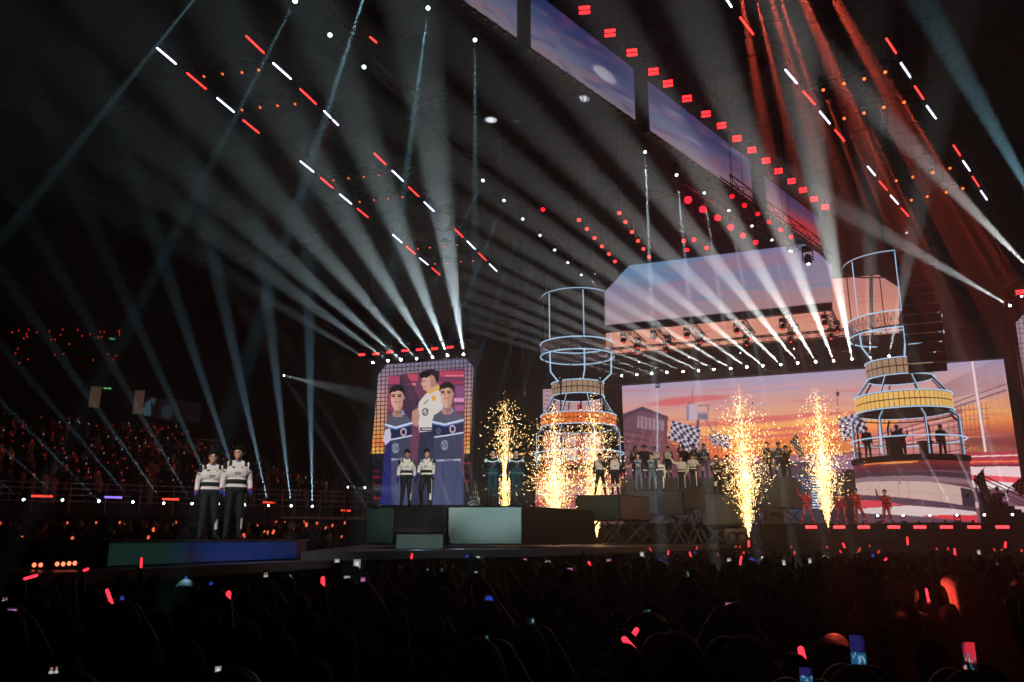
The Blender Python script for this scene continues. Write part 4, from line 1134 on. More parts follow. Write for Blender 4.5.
# ring towers -------------------------------------------------------
TUBE = mat('tube_blue', (30, 40, 50), .4, emit=(168, 204, 232), strength=1.05)
TUBE2 = mat('tube_dim', (60, 70, 90), .4, emit=(96, 124, 160), strength=.4)
def ring_tower(name, label, ctr, k, amber, drum, rows):
    root = empty(name, ctr, label, 'ring tower')
    fa = math.atan2(CAM.y - ctr.y, CAM.x - ctr.x)
    hk = [DECK, 6.36, 7.4, 8.42, 8.98, 9.66, 10.68, 11.3, 12.15, 12.74, 13.5, 16.8, 27.0]
    zk = [DECK] + [zy(r, ctr.y) for r in rows] + [27.0]
    z = lambda h: float(np.interp(h, hk, zk)) - ctr.z
    def P(r, an, h): return Vector((r * k * math.cos(an), r * k * math.sin(an), z(h)))
    # deck and drum
    mb = MB(); mb.lathe([(0, z(6.12)), (2.98 * k, z(6.12)), (3.02 * k, z(6.2)), (3.02 * k, z(6.36)), (0, z(6.36))], n=48); mb.build('deck', STG, root)
    mb = MB(); mb.lathe([(2.86 * k, z(DECK)), (2.86 * k, z(6.12))], n=48); dr = mb.build('drum', BLACK, root)
    if drum is not None:
        w = 55.0
        pxc = project(ctr)[0]
        H = math.radians(88)
        def p3(u, v):
            th = -H + 2 * H * u
            return Vector((2.9 * k * math.cos(fa + th), 2.9 * k * math.sin(fa + th), z(6.05) + (DECK + .03 - 6.05) * v))
        led_surface('display', drum, p3, lambda u, v: (55 * math.sin(-H + 2 * H * u) + 55, 57 * v), 220, 116, 1.05, dr)
    for h, r in ((7.4, 2.95), (6.9, 2.95)):
        mb = MB(); mb.ring((0, 0, z(h)), r * k, .036 if h > 7 else .02, 56); mb.build('guard_rail', TUBE if h > 7 else BLACK, root)
    NP = 8
    for i in range(NP):
        an = fa + .35 + 2 * math.pi * i / NP
        mb = MB(); mb.path([P(2.86, an, 6.3), P(2.86, an, 8.42), P(2.45, an, 8.86)], .055, 8); mb.build('post', TUBE2 if i in (0, 1, 6, 7) else BLACK, root)
        if i in (0, 7, 1, 6):
            mb = MB(); o_ = P(2.93, an, 0) - P(2.86, an, 0); mb.path([P(2.86, an, 6.4) + o_, P(2.86, an, 8.42) + o_, P(2.45, an, 8.86) + o_], .022, 6); mb.build('light_tube', TUBE, root)
    def band(nm, r, h0, h1, n, m_lit, gap=.12):
        mb = MB(); mb.lathe([(r * k * .985, z(h0)), (r * k * .985, z(h1))], n=56); bd = mb.build(nm, BLACK, root)
        mb = MB()
        for i in range(n):
            a0, a1 = 2 * math.pi * (i + gap / 2) / n, 2 * math.pi * (i + 1 - gap / 2) / n
            hm = (h0 + h1) / 2
            for lo, hi in ((h0 + .04, hm - .02), (hm + .02, h1 - .04)):
                a, b = P(r, a0, lo), P(r, a1, lo); c, d = P(r, a1, hi), P(r, a0, hi)
                mb.add([a, b, c, d], [(0, 1, 2, 3)])
        mb.build('lit_panels', m_lit, bd)
        for h in (h0, h1):
            mb = MB(); mb.ring((0, 0, z(h)), r * k * 1.01, .036, 56); mb.build('light_tube', TUBE, root)
    band('amber_band', 2.5, 8.98, 9.66, 60, amber)
    mb = MB(); mb.ring((0, 0, z(8.72)), 2.42 * k, .035, 56); mb.build('hoop', BLACK, root)
    mb = MB()
    for i in range(36):
        an = 2 * math.pi * i / 36; mb.tube(P(2.44, an, 8.72), P(2.5, an, 8.98), .014, n=4)
    mb.build('hoop_struts', BLACK, root)
    for i in range(NP):
        an = fa + .35 + 2 * math.pi * i / NP
        mb = MB(); mb.tube(P(2.42, an, 9.7), P(1.72, an, 10.62), .05); mb.build('slanted_leg', TUBE2 if i % 2 == 0 else BLACK, root)
        if i in (0, 1, 6, 7):
            mb = MB(); mb.tube(P(2.49, an, 9.7), P(1.79, an, 10.62), .022, n=6); mb.build('light_tube', TUBE, root)
    band('small_band', 1.75, 10.68, 11.3, 30, mat('band_sand', (150, 130, 110), .6, emit=(196, 160, 128), strength=.62))
    for i in range(6):
        an = fa + .2 + 2 * math.pi * i / 6
        mb = MB(); mb.path([P(1.74, an, 11.3), P(2.36, an, 12.15), P(2.4, an, 12.74)], .045); mb.path([P(2.4, an, 13.5), P(2.4, an, 16.8)], .03); mb.build('mast', TUBE if i in (0, 1, 5) else BLACK, root)
    # lattice ring
    for h in (12.74, 13.5):
        mb = MB(); mb.ring((0, 0, z(h)), 2.5 * k, .038, 56); mb.build('light_tube', TUBE, root)
    mb = MB()
    n = 44
    for i in range(n):
        a0, a1 = 2 * math.pi * i / n, 2 * math.pi * (i + 1) / n
        mb.tube(P(2.46, a0, 12.76), P(2.46, a0, 13.48), .018, n=4); mb.tube(P(2.46, a0, 12.76), P(2.46, a1, 13.48), .014, n=4); mb.tube(P(2.46, a1, 12.76), P(2.46, a0, 13.48), .014, n=4)
    mb.ring((0, 0, z(13.12)), 2.46 * k, .016, 56)
    mb.build('lattice_ring', mat('lattice_rose', (150, 128, 132), .5, .3, emit=(150, 122, 132), strength=.25), root)
    mb = MB(); mb.lathe([(2.1 * k, z(12.8)), (2.44 * k, z(12.8)), (2.44 * k, z(12.86)), (2.1 * k, z(12.86)), (2.1 * k, z(12.8))], n=48); mb.build('gangway', BLACK, root)
    arc0, arc1 = fa - 1.5, fa + 1.5
    mb = MB(); mb.ring((0, 0, z(16.8)), 2.4 * k, .045, 56); mb.build('top_hoop', BLACK, root)
    mb = MB(); mb.ring((0, 0, z(16.86)), 2.4 * k, .036, 40, a0=arc0, a1=arc1); mb.build('light_tube', TUBE, root)
    for i in range(3):
        an = fa + 2.1 * i; mb = MB(); mb.tube(P(2.4, an, 16.8), P(2.4, an, 26.98), .012, n=4); mb.build('hoist_chain', BLACK, root)
    return root
dc = Canvas(0, 0, 110, 57, 5)
dc.a[:] = (112, 72, 88)
dc.rect(0, 0, 110, 4, (120, 40, 46)); dc.rect(12, 0.4, 62, 1.8, (255, 130, 60)); dc.rect(30, 1, 58, 2.2, (255, 176, 90)); dc.rect(0, 4, 110, 9, (96, 36, 50))
dc.poly([(0, 8), (110, 12), (110, 16), (0, 13)], (70, 46, 62)); dc.poly([(0, 13), (60, 14), (110, 18), (110, 22), (0, 17)], (150, 116, 128))
for x in range(70, 104, 4): dc.rect(x, 5.5 + x * .02, x + 2, 7 + x * .02, (30, 26, 34))
dc.poly([(0, 17), (70, 20), (110, 26), (110, 44), (60, 38), (0, 31)], (222, 186, 176)); dc.poly([(97, 25), (110, 27), (110, 44), (97, 42)], (52, 44, 58))
for x in range(6, 96, 9): dc.line((x, 17 + x * .06), (x, 31 + x * .12), .4, (180, 144, 140), .7)
dc.line((0, 24), (96, 33), .4, (180, 144, 140), .7); dc.poly([(0, 29), (60, 36), (110, 43), (110, 47), (0, 34)], (92, 62, 82))
dc.poly([(0, 34), (30, 37), (44, 41), (0, 43)], (240, 70, 84)); dc.poly([(0, 43), (50, 41.5), (110, 47), (110, 51), (64, 52), (0, 47)], (240, 216, 216)); dc.poly([(60, 51), (110, 50), (110, 57), (70, 53)], (240, 64, 78))
dc.poly([(0, 47), (64, 52), (100, 57), (0, 57)], (104, 72, 90))
AMB = mat('band_amber', (180, 130, 60), .6, emit=(238, 186, 104), strength=1.0)
ORG = mat('band_orange', (170, 90, 50), .6, emit=(226, 116, 60), strength=.95)
cR = Vector((*xyY(909.5, 459, 43.6), DECK)); cL = Vector((*xyY(578.5, 425, 50.5), DECK))
tower_r = ring_tower('ring_tower', 'right ring tower with amber band, four people on its railed deck', cR, .97, AMB, dc, (459, 441, 422, 413, 397, 379, 363, 350, 337, 321, 265))
dl = Canvas(0, 0, 110, 57, 3); dl.vgrad([(0, (150, 60, 54)), (12, (190, 110, 90)), (24, (200, 150, 140)), (34, (180, 60, 66)), (44, (190, 160, 160)), (57, (90, 50, 64))])
tower_l = ring_tower('ring_tower', 'left ring tower with orange band behind the spark fountains', cL, .95, ORG, dl, (469, 454, 436, 428, 416.5, 397, 384, 376, 357, 345, 299))

# hanging line arrays
def line_array(label, x, t, ytop, ybot, w, n):
    p = at_t(x, ytop, t); zb = zt(ybot, t)
    root = empty('line_array', p, label, 'speaker')
    h = (p.z - zb) / n
    for i in range(n):
        tilt = .02 + .25 * (i / n) ** 2
        c = Vector((0, 0, -h * (i + .5))) + NS * (-.6 * (i / n) ** 2)
        u = (ZZ * math.cos(tilt) + NS * math.sin(tilt)); f = (NS * math.cos(tilt) - ZZ * math.sin(tilt))
        mb = MB(); mb.hexa([c - ES * w / 2 - u * h * .46 + f * .3, c + ES * w / 2 - u * h * .46 + f * .3, c + ES * w * .4 - u * h * .38 - f * .3, c - ES * w * .4 - u * h * .38 - f * .3,
                            c - ES * w / 2 + u * h * .46 + f * .3, c + ES * w / 2 + u * h * .46 + f * .3, c + ES * w * .4 + u * h * .38 - f * .3, c - ES * w * .4 + u * h * .38 - f * .3])
        cab = mb.build('speaker_box', BLACK, root)
        mb = MB(); mb.box(c + f * .31, ES * w * .45, u * h * .38, f * .012); mb.build('grille', mat('grille', (20, 18, 18), .8), cab)
    mb = MB(); mb.box((0, 0, .08), ES * w * .5, NS * .5, ZZ * .08)
    for s in (-.4, .4): mb.tube(ES * w * s + ZZ * .1, ES * w * s + ZZ * (26.98 - p.z), .02, n=5)
    mb.build('flying_frame', BLACK, root)
line_array('big black line array speaker hanging in front of the right ring tower', 911, 38.0, 232, 377, 1.6, 15)
line_array('dim slender line array speaker hanging left of the left ring tower', 517, 52, 320, 398, .75, 16)

# trusses with moving heads under the upper screen
T_P = S_P + NS * 3.6
a, b = on_plane(610, 352, T_P, NS), on_plane(850, 332.5, T_P, NS)
mb = MB(); mb.lattice(a, b, .4, .035, .5); tag(mb.build('lighting_truss', TRUSS), 'long lighting truss crossing under the upper screen', 'truss')
for i, x in enumerate((643, 672, 704, 752, 796, 836)):
    p = on_plane(x, 351 - (x - 610) * .0815 - 3, T_P, NS)
    q = p + NS * 3.2 + ZZ * .35 - ES * .4
    mb = MB(); mb.lattice(p, q, .42, .03, .45)
    tag(mb.build('lighting_truss', TRUSS), '%s from the left of the short cross trusses under the upper screen' % ORD[i], 'truss', 'short cross trusses under the upper screen')
    for j in range(3):
        c = p.lerp(q, .15 + .35 * j) - ZZ * .68 + ES * (.25 if j % 2 else -.25)
        moving_head(c, -ZZ + NS * .5, '%s head on the %s short truss under the upper screen' % (('rear', 'middle', 'front')[j], ORD[i]), 1, (1, .1, .1), 0, 'redlens', (255, 46, 54), 2.4, 'moving heads under the upper screen', scale=.85)
for i, (x, y) in enumerate(((791.5, 251), (808.5, 264))):
    p = at_t(x, y, 41 - i)
    r_ = moving_head(p, -ZZ + NS * .3, '%s dark moving head hanging before the upper right corner of the upper screen' % ('higher', 'lower')[i], 1, (1, 1, 1), 0, 'white', (240, 240, 250), 8, scale=1.25)
    mb = MB(); mb.tube((0, 0, .9), (0, 0, 27 - p.z), .03, n=6); mb.build('drop_pole', TRUSS, r_)
for i, (x, y) in enumerate(((639, 362), (688.9, 357.3), (740.4, 353), (794, 348.7))):
    p = on_plane(x, y, A_P + NS * .6, NS)
    moving_head(p, -ZZ + NS * .25, '%s small downlight from the left under the header truss' % ORD[i], 34, (1, .96, .9), 260, 'white', (250, 246, 235), 14, 'small downlights under the header truss', scale=.5)

# stairs at the right of the drum
p = Vector((*xy(985, 41.2), DECK))
root = empty('stage_stairs', p, 'dark stairs with handrail right of the right tower drum', 'stairs')
mb = MB()
for i in range(9):
    mb.box(ES * (.14 + .28 * i) + ZZ * (1.62 - .18 * i) / 2 + NS * 0, ES * .14, NS * .7, ZZ * (1.62 - .18 * i) / 2)
mb.build('steps', STG, root)
for s in (-.66, .66):
    mb = MB(); mb.path([NS * s + ZZ * 1.6, NS * s + ZZ * 2.55, NS * s + ES * 2.5 + ZZ * 1.1, NS * s + ES * 2.5], .03); mb.tube(NS * s + ZZ * 2.1, NS * s + ES * 2.5 + ZZ * .65, .02); mb.build('handrail', TRUSS, root)

# grandstand on the left -------------------------------------------
GD = Vector((.57, .82, 0)).normalized()         # along its front rail, away from the camera
GB = Vector((-GD.y, GD.x, 0))                   # up the tiers
def front(x): return at_t(x, 489 + (x / 370.0) * 1.5, rail_t(x))
g0, g1 = front(-90), front(372)
g0.z = g1.z = 5.0
GD = (Vector((g1.x, g1.y, 0)) - Vector((g0.x, g0.y, 0))).normalized(); GB = Vector((-GD.y, GD.x, 0))
if GB.x > 0: GB = -GB
GL = (g1 - g0).length
ROWS = 14
def tier_len(r): return GL * (1 - .023 * r) - (0 if r < 2 else 2.0)
mb = MB()
for r in range(ROWS):
    a = g0 + GB * (.95 * r); b = a + GD * tier_len(r); z = 4.15 + .37 * r
    mb.prism([(a.x, a.y), (b.x, b.y), (b.x + GB.x * .95, b.y + GB.y * .95), (a.x + GB.x * .95, a.y + GB.y * .95)], 3.6, z)
tag(mb.build('grandstand_tier', mat('concrete_dark', (30, 29, 30), .9, noise=.3)), kind='structure')
mb = MB(); a, b = g0 - GB * .02, g0 + GD * GL
mb.prism([(a.x, a.y), (b.x, b.y), (b.x + GB.x * 12, b.y + GB.y * 12), (a.x + GB.x * 12, a.y + GB.y * 12)], 0, 3.6); tag(mb.build('grandstand_base', SKIRT), kind='structure')
# upper balcony slab with suites
bz = 4.15 + .37 * ROWS + .3
b0 = g0 + GB * (.95 * ROWS + .1)
mb = MB(); a, b = b0, b0 + GD * (GL * .72)
mb.prism([(a.x, a.y), (b.x, b.y), (b.x + GB.x * 3, b.y + GB.y * 3), (a.x + GB.x * 3, a.y + GB.y * 3)], bz - .35, bz); tag(mb.build('balcony_slab', mat('concrete_dark', (30, 29, 30), .9)), kind='structure')
mb = MB(); mb.tube(a + ZZ * (bz - a.z + .05) - GB * .04, b + ZZ * (bz - b.z + .05) - GB * .04, .05, n=6); tag(mb.build('trim_5', mat('trim_white', (236, 228, 222), .6)), kind='structure')
bb = b0 + GB * 3.0
mb = MB(); a, b = bb, bb + GD * (GL * .72)
mb.prism([(a.x, a.y), (b.x, b.y), (b.x + GB.x * .3, b.y + GB.y * .3), (a.x + GB.x * .3, a.y + GB.y * .3)], bz, bz + 5.0); tag(mb.build('wall_balcony', mat('suite_wall', (16, 14, 16), .9)), kind='structure')
def on_wall(x, y, off=0.0):
    return on_plane(x, y, bb - GB * off, -GB)
mb = MB(); p, q = on_wall(-20, 364.5, 1.6), on_wall(75, 381, 1.6); mb.tube(p, q, .09, n=6); tag(mb.build('trim_6', mat('trim_white', (236, 228, 222), .6)), kind='structure')
for i, (x0, y0, x1, y1) in enumerate(((91.5, 383.5, 99, 407.5), (135.5, 389.5, 142, 414))):
    a, b = on_wall(x0, y0, .25), on_wall(x1, y1, .25)
    mb = MB(); w = abs((b - a).dot(GD)); m = (a + b) / 2
    mb.box(m, GD * w / 2, GB * .2, ZZ * abs(a.z - b.z) / 2); tag(mb.build('pillar', mat('pillar_tan_glow', (176, 150, 128), .8, emit=(120, 96, 80), strength=.25)), kind='structure')  # faint emission stands in for light falling on the pillars
for i, (x0, y0, x1, y1) in enumerate(((141, 396.5, 156, 417), (157, 398, 180, 421), (181, 401, 200, 423))):
    a, b = on_wall(x0, y0, .06), on_wall(x1, y1, .06)
    w = (b - a).dot(GD); m = (a + b) / 2; h = a.z - b.z
    root = empty('window_%d' % (i + 1), m); root['kind'] = 'structure'
    mb = MB()
    for s in (-1, 1):
        mb.box(GD * s * w / 2, GD * .04, GB * .06, ZZ * h / 2); mb.box(ZZ * s * h / 2, GD * w / 2, GB * .06, ZZ * .04)
    mb.build('frame', mat('window_frame', (92, 84, 80), .6), root)
    c = Canvas(0, 0, 20, 20, 4); c.a[:] = (10, 10, 14)
    if i == 0: c.poly([(6, 20), (6, 6), (12, 2), (14, 20)], (46, 74, 84)); c.poly([(10, 0), (18, 0), (16, 9)], (40, 60, 70)); c.poly([(0, 9), (6, 12), (6, 17), (0, 17)], (60, 90, 90))
    if i == 1: c.oval(9, 12, 4, 6, (34, 46, 56), .9, .4)
    def p3(u, v, w=w, h=h): return GD * (u - .5) * w + ZZ * (.5 - v) * h - GB * .01
    led_surface('pane', c, p3, lambda u, v: (u * 20, v * 20), 30, 30, 1.0, root)
p = on_wall(107.5, 387.5, .3)
root = empty('exit_sign', p, 'small green exit sign glowing between the pale pillars', 'sign')
mb = MB(); mb.box((0, 0, 0), GD * .34, GB * .05, ZZ * .16); mb.build('housing', BLACK, root)
for s in (-.15, .15):
    mb = MB(); mb.box(GD * s - GB * .06, GD * .11, GB * .01, ZZ * .12); mb.build('lit_panel', mat('exit_green', (20, 60, 30), .5, emit=(96, 210, 130), strength=1.2), root)
p = at_t(112, 339, 62);  root = empty('exit_sign', p, 'tiny green exit sign high in the dark upper stand', 'sign')
mb = MB(); mb.box((0, 0, 0), GD * .3, GB * .06, ZZ * .12); mb.build('housing', BLACK, root)
mb = MB(); mb.box(-GB * .07, GD * .2, GB * .01, ZZ * .08); mb.build('lit_panel', mat('exit_green2', (20, 60, 30), .5, emit=(60, 130, 90), strength=.8), root)
mb = MB(); mb.tube(ZZ * .1, ZZ * (26.98 - p.z), .012, n=5); mb.build('drop_rod', BLACK, root)
# rails along the stand front
mb = MB()
f0, f1 = g0 - GB * .1, g0 + GD * GL - GB * .1
for h in (4.25, 4.6, 4.95, 5.25): mb.tube(Vector((f0.x, f0.y, h)), Vector((f1.x, f1.y, h)), .03, n=6)
n = 14
for i in range(n + 1):
    c = f0.lerp(f1, i / n); mb.tube((c.x, c.y, 3.6), (c.x, c.y, 5.27), .03, n=5)
tag(mb.build('guard_rail', mat('rail_grey', (190, 160, 158), .5, .1)), 'long metal guard rail along the front of the grandstand', 'railing')
mb = MB(); c0 = g0 + GD * (GL * .74); c1 = g0 + GD * GL
for h in (4.6, 5.2): mb.tube(Vector((c0.x, c0.y, h)) - GB * 1.5, Vector((c1.x, c1.y, h)) - GB * 1.2, .03, n=6)
for i in range(9):
    c = c0.lerp(c1, i / 8) - GB * (1.5 - .3 * i / 8); mb.tube((c.x, c.y, 3.5), (c.x, c.y, 5.2), .03, n=5)
mb.box(c0.lerp(c1, .5) - GB * 1.0 + ZZ * (3.5 - c0.z), GD * (c1 - c0).length / 2, GB * .6, ZZ * .08)
tag(mb.build('side_gangway', mat('rail_grey', (190, 160, 158), .5, .1)), 'railed gangway linking the grandstand to the portrait screen', 'gangway')
for i, (x0, x1, y, rgb) in enumerate(((31, 53, 496.2, (255, 70, 60)), (103, 122, 497.3, (150, 120, 255)), (162, 179, 499.2, (255, 70, 60)), (262.5, 275, 502.5, (226, 60, 40)), (340.5, 350.5, 510.5, (226, 60, 40)))):
    t = rail_t((x0 + x1) / 2) - .4
    a, b = at_t(x0, y - .2, t * .998), at_t(x1, y + .3, t * 1.002)
    root = empty('led_batten', a.lerp(b, .5), 'dotted %s LED batten, %s from the left under the grandstand rail' % ('violet' if i == 1 else 'red', ORD[i]), 'LED batten', 'LED battens under the grandstand rail')
    o = root.location; d = (b - a); n = 10
    mb = MB(); mb.box((0, 0, 0), d * .52, GB * .05, ZZ * .09)
    mb.box(ZZ * .14 + GB * .1, GD * .05, GB * .14, ZZ * .1); mb.build('housing', BLACK, root)
    mb = MB()
    for j in range(n):
        mb.box(d * ((j + .5) / n - .5) - GB * .06, d * (.32 / n), GB * .012, ZZ * .06)
    mb.build('led_strip', mat('dots_%d' % rgb[2], (20, 10, 10), .5, emit=rgb, strength=2.2), root)

# ------------------------------------------------------------------ people
SKIN = (206, 158, 132)
PM = {}
def pmat(key):
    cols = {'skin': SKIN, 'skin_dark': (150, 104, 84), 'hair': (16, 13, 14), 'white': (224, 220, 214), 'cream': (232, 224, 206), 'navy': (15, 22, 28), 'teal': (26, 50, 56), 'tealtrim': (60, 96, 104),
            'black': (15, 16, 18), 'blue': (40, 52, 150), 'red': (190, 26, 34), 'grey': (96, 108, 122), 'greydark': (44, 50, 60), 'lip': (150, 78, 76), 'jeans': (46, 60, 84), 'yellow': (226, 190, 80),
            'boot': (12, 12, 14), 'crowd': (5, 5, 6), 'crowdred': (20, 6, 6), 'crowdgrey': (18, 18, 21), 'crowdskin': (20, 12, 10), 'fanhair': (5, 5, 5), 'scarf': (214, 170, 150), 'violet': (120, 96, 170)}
    if key not in PM:
        PM[key] = mat('cloth_' + key if key not in ('skin', 'lip') else key, cols[key], .45 if 'skin' in key else .75, spec=.1 if 'crowd' in key or 'hair' in key else .35)
    return PM[key]

def seg(mb, a, b, ra, rb, flat=None, n=12):
    """Tapered rounded limb; flat squashes it front to back about its axis."""
    a, b = Vector(a), Vector(b)
    d = b - a; L = d.length
    d = d.normalized() if L > 1e-6 else Vector((0, 0, 1))
    prof = [(0.0, -ra), (ra * .5, -ra * .86), (ra * .87, -ra * .5), (ra, 0), (rb, L), (rb * .87, L + rb * .5), (rb * .5, L + rb * .86), (0.0, L + rb)]
    e1 = d.cross(Vector((0, 1, 0)))
    e1 = e1.normalized() if e1.length > 1e-3 else Vector((1, 0, 0))
    e2 = d.cross(e1)
    vs = []
    for r, z in prof[1:-1]:
        for j in range(n):
            an = 2 * math.pi * j / n
            vs.append(a + d * z + e1 * (r * math.cos(an)) + e2 * (r * math.sin(an)))
    m = len(prof) - 2
    vs.append(a - d * ra); vs.append(b + d * rb)
    fs = []
    for i in range(m - 1):
        for j in range(n):
            fs.append((i * n + j, i * n + (j + 1) % n, (i + 1) * n + (j + 1) % n, (i + 1) * n + j))
    for j in range(n):
        fs.append((m * n, (j + 1) % n, j)); fs.append((m * n + 1, (m - 1) * n + j, (m - 1) * n + (j + 1) % n))
    if flat is not None:
        c = (a + b) / 2
        vs = [Vector((v.x, c.y + (v.y - c.y) * flat, v.z)) for v in vs]
    mb.add(vs, fs)

def remesh(mb, name, voxel, smooth=3):
    me = bpy.data.meshes.new(name + '_raw')
    me.from_pydata(mb.v, [], mb.f); me.update()
    o = bpy.data.objects.new(name, me); COL.objects.link(o)
    r = o.modifiers.new('r', 'REMESH'); r.mode = 'VOXEL'; r.voxel_size = voxel
    s = o.modifiers.new('s', 'SMOOTH'); s.factor = .5; s.iterations = smooth
    dg = bpy.context.evaluated_depsgraph_get()
    out = bpy.data.meshes.new_from_object(o.evaluated_get(dg))
    bpy.data.objects.remove(o); bpy.data.meshes.remove(me)
    out.name = name
    out.polygons.foreach_set('use_smooth', [True] * len(out.polygons))
    return out

def lerp3(a, b, k): return Vector(a).lerp(Vector(b), k)

def build_body(pose, voxel):
    """Facing -Y, 1.78 m tall. Returns mesh, bones for painting, hair anchor."""
    mb = MB(); bones = []
    def bone(reg, a, b, ra, rb, flat=None):
        seg(mb, a, b, ra, rb, flat); bones.append((reg, Vector(a), Vector(b), ra, rb))
    crouch = pose.get('drop', 0.0)
    hipz = .94 - crouch
    tw = pose.get('twist', 0.0)
    lean = pose.get('lean', 0.0)                       # forward lean of the chest
    loose = pose.get('loose', 1.0)
    hip = Vector((0, 0, hipz))
    def T(x, y, z):                                    # torso point, z above the hips
        return hip + Vector((x * math.cos(tw) - y * math.sin(tw), x * math.sin(tw) + y * math.cos(tw) - lean * z, z))
    bone('torso', T(-.075, 0, .0), T(.075, 0, .0), .125 * loose, .125 * loose, .85)
    bone('torso', T(-.06, 0, .15), T(.06, 0, .15), .118 * loose, .118 * loose, .82)
    bone('torso', T(-.085, 0, .33), T(.085, 0, .33), .13 * loose, .13 * loose, .8)
    bone('torso', T(-.10, .01, .43), T(.10, .01, .43), .10 * loose, .10 * loose, .85)
    bone('torso', T(0, 0, 0), T(0, 0, .42), .13, .12, .8)
    for s in (-1, 1): bone('torso', T(s * .05, .015, .515), T(s * .16, .01, .47), .055, .07)
    bone('neck', T(0, .015, .49), T(0, -.005, .6), .066, .055)
    hy, hp = pose.get('head_yaw', 0.0), pose.get('head_pitch', 0.0)
    hc = T(0, -.025, .69)
    def H(x, y, z):                                    # head point
        y, z = y * math.cos(hp) + z * math.sin(hp), -y * math.sin(hp) + z * math.cos(hp)
        a = tw + hy
        return hc + Vector((x * math.cos(a) - y * math.sin(a), x * math.sin(a) + y * math.cos(a), z))
    for args in ((H(0, .012, .03), H(0, .012, .03), .095, .095), (H(0, -.025, -.035), H(0, -.025, -.035), .072, .072), (H(0, -.045, -.078), H(0, -.04, -.07), .042, .045),
                 (H(0, -.03, .03), H(0, -.03, .04), .082, .08), (H(0, -.098, -.012), H(0, -.088, .018), .014, .010), (H(-.03, -.075, .026), H(.03, -.075, .026), .016, .016)):
        bone('head', *args)
    for s in (-1, 1):
        bone('head', H(s * .082, .012, -.01), H(s * .084, .02, .02), .017, .02)
        bone('head', H(s * .04, -.066, -.02), H(s * .04, -.066, -.02), .024, .024)
    hands = []
    for s, key in ((-1, 'R'), (1, 'L')):
        sh = T(s * .19, .01, .465)
        el, wr = pose.get('arm' + key, ((s * .245, .03, 1.12), (s * .255, -.05, .87)))
        el, wr = Vector(el) - ZZ * crouch, Vector(wr) - ZZ * crouch
        bone('uarm', sh, el, .068 * loose, .052 * loose); bone('farm', el, wr, .05 * loose, .036 * loose)
        d = (wr - el).normalized()
        fwd = Vector((0, -1, 0)); side = d.cross(fwd)
        side = side.normalized() if side.length > .2 else Vector((1, 0, 0))
        pn = side.cross(d).normalized()
        side = Vector((0, -1, 0)) - d * d.dot(Vector((0, -1, 0))) if abs(d.z) > .6 else side   # hanging hand: knuckles forward
        side.normalize(); pn = d.cross(side).normalized() * (s if abs(d.z) > .6 else 1)
        fr = max(.0095, voxel * .95)
        bone('hand', wr + d * .02, wr + d * .08, .027, .033, None)
        bone('hand', wr + d * .06 + side * .025, wr + d * .06 - side * .025, .018, .018)
        curl = pose.get('curl', .55)
        for k in range(4):
            o = side * (.031 - .0205 * k); ln = (.036, .042, .039, .031)[k]
            p0 = wr + d * .085 + o
            p1 = p0 + d * ln - pn * ln * curl * .5
            p2 = p1 + d * ln * (.8 - curl * .6) - pn * ln * curl
            bone('hand', p0, p1, fr, fr * .95); bone('hand', p1, p2, fr * .95, fr * .8)
        t0 = wr + d * .035 + side * .028
        t1 = t0 + side * .026 + d * .026 - pn * .012; t2 = t1 + d * .03 - pn * .012 + side * .004
        bone('hand', t0, t1, fr * 1.2, fr); bone('hand', t1, t2, fr, fr * .85)
        hands.append(wr + d * .09)
    for s, key in ((-1, 'R'), (1, 'L')):
        h = hip + Vector((s * .085, 0, -.02))
        kn, an = pose.get('leg' + key, ((s * .105, -.02, .50), (s * .125, .02, .085)))
        if crouch and 'leg' + key not in pose: kn, an = (s * .16, -.22, .50 - crouch * .5), (s * .13, .05, .085)
        kn, an = Vector(kn), Vector(an)
        bone('thigh', h, kn, .098 * loose, .068 * loose); bone('shin', kn, an, .066 * loose, .048 * loose)
        fd = Vector((s * .25, -1, 0)).normalized()
        bone('foot', an + Vector((0, .03, -.035)), an + fd * .16 - ZZ * .045, .045, .036); bone('foot', an + Vector((0, .02, 0)), an - ZZ * .03, .05, .05)
    return remesh(mb, 'person', voxel), bones, H, hands

def classify(me, bones):
    n = len(me.polygons)
    c = np.zeros(n * 3); me.polygons.foreach_get('center', c); c = c.reshape(-1, 3)
    best = np.full(n, 1e9); reg = np.empty(n, object); u = np.zeros(n); sx = np.zeros(n)
    for r, a, b, ra, rb in bones:
        a_, b_ = np.array(a), np.array(b); d = b_ - a_; L = max(d @ d, 1e-9)
        t = np.clip(((c - a_) @ d) / L, 0, 1)
        ds = np.linalg.norm(c - a_ - t[:, None] * d, axis=1) - (ra + (rb - ra) * t)
        m = ds < best
        best[m] = ds[m]; reg[m] = r; u[m] = t[m]; sx[m] = a.x if abs(a.x) > .02 else c[m][:, 0]
    return c, reg.astype(str), u, sx

def face_paint(out, c, reg, Hinv, keys):
    h = reg == 'head'
    q = (c - np.array(Hinv[0])) @ Hinv[1]
    x, y, z = q[:, 0], q[:, 1], q[:, 2]
    fr = h & (y < -.05)
    for s in (-1, 1):
        out[fr & (np.abs(x - s * .034) < .016) & (np.abs(z - .002) < .0065)] = keys['hair']
        out[fr & (np.abs(x - s * .036) < .021) & (np.abs(z - .024) < .0055)] = keys['hair']
    out[fr & (np.abs(x) < .022) & (np.abs(z + .062) < .007)] = keys['lip']

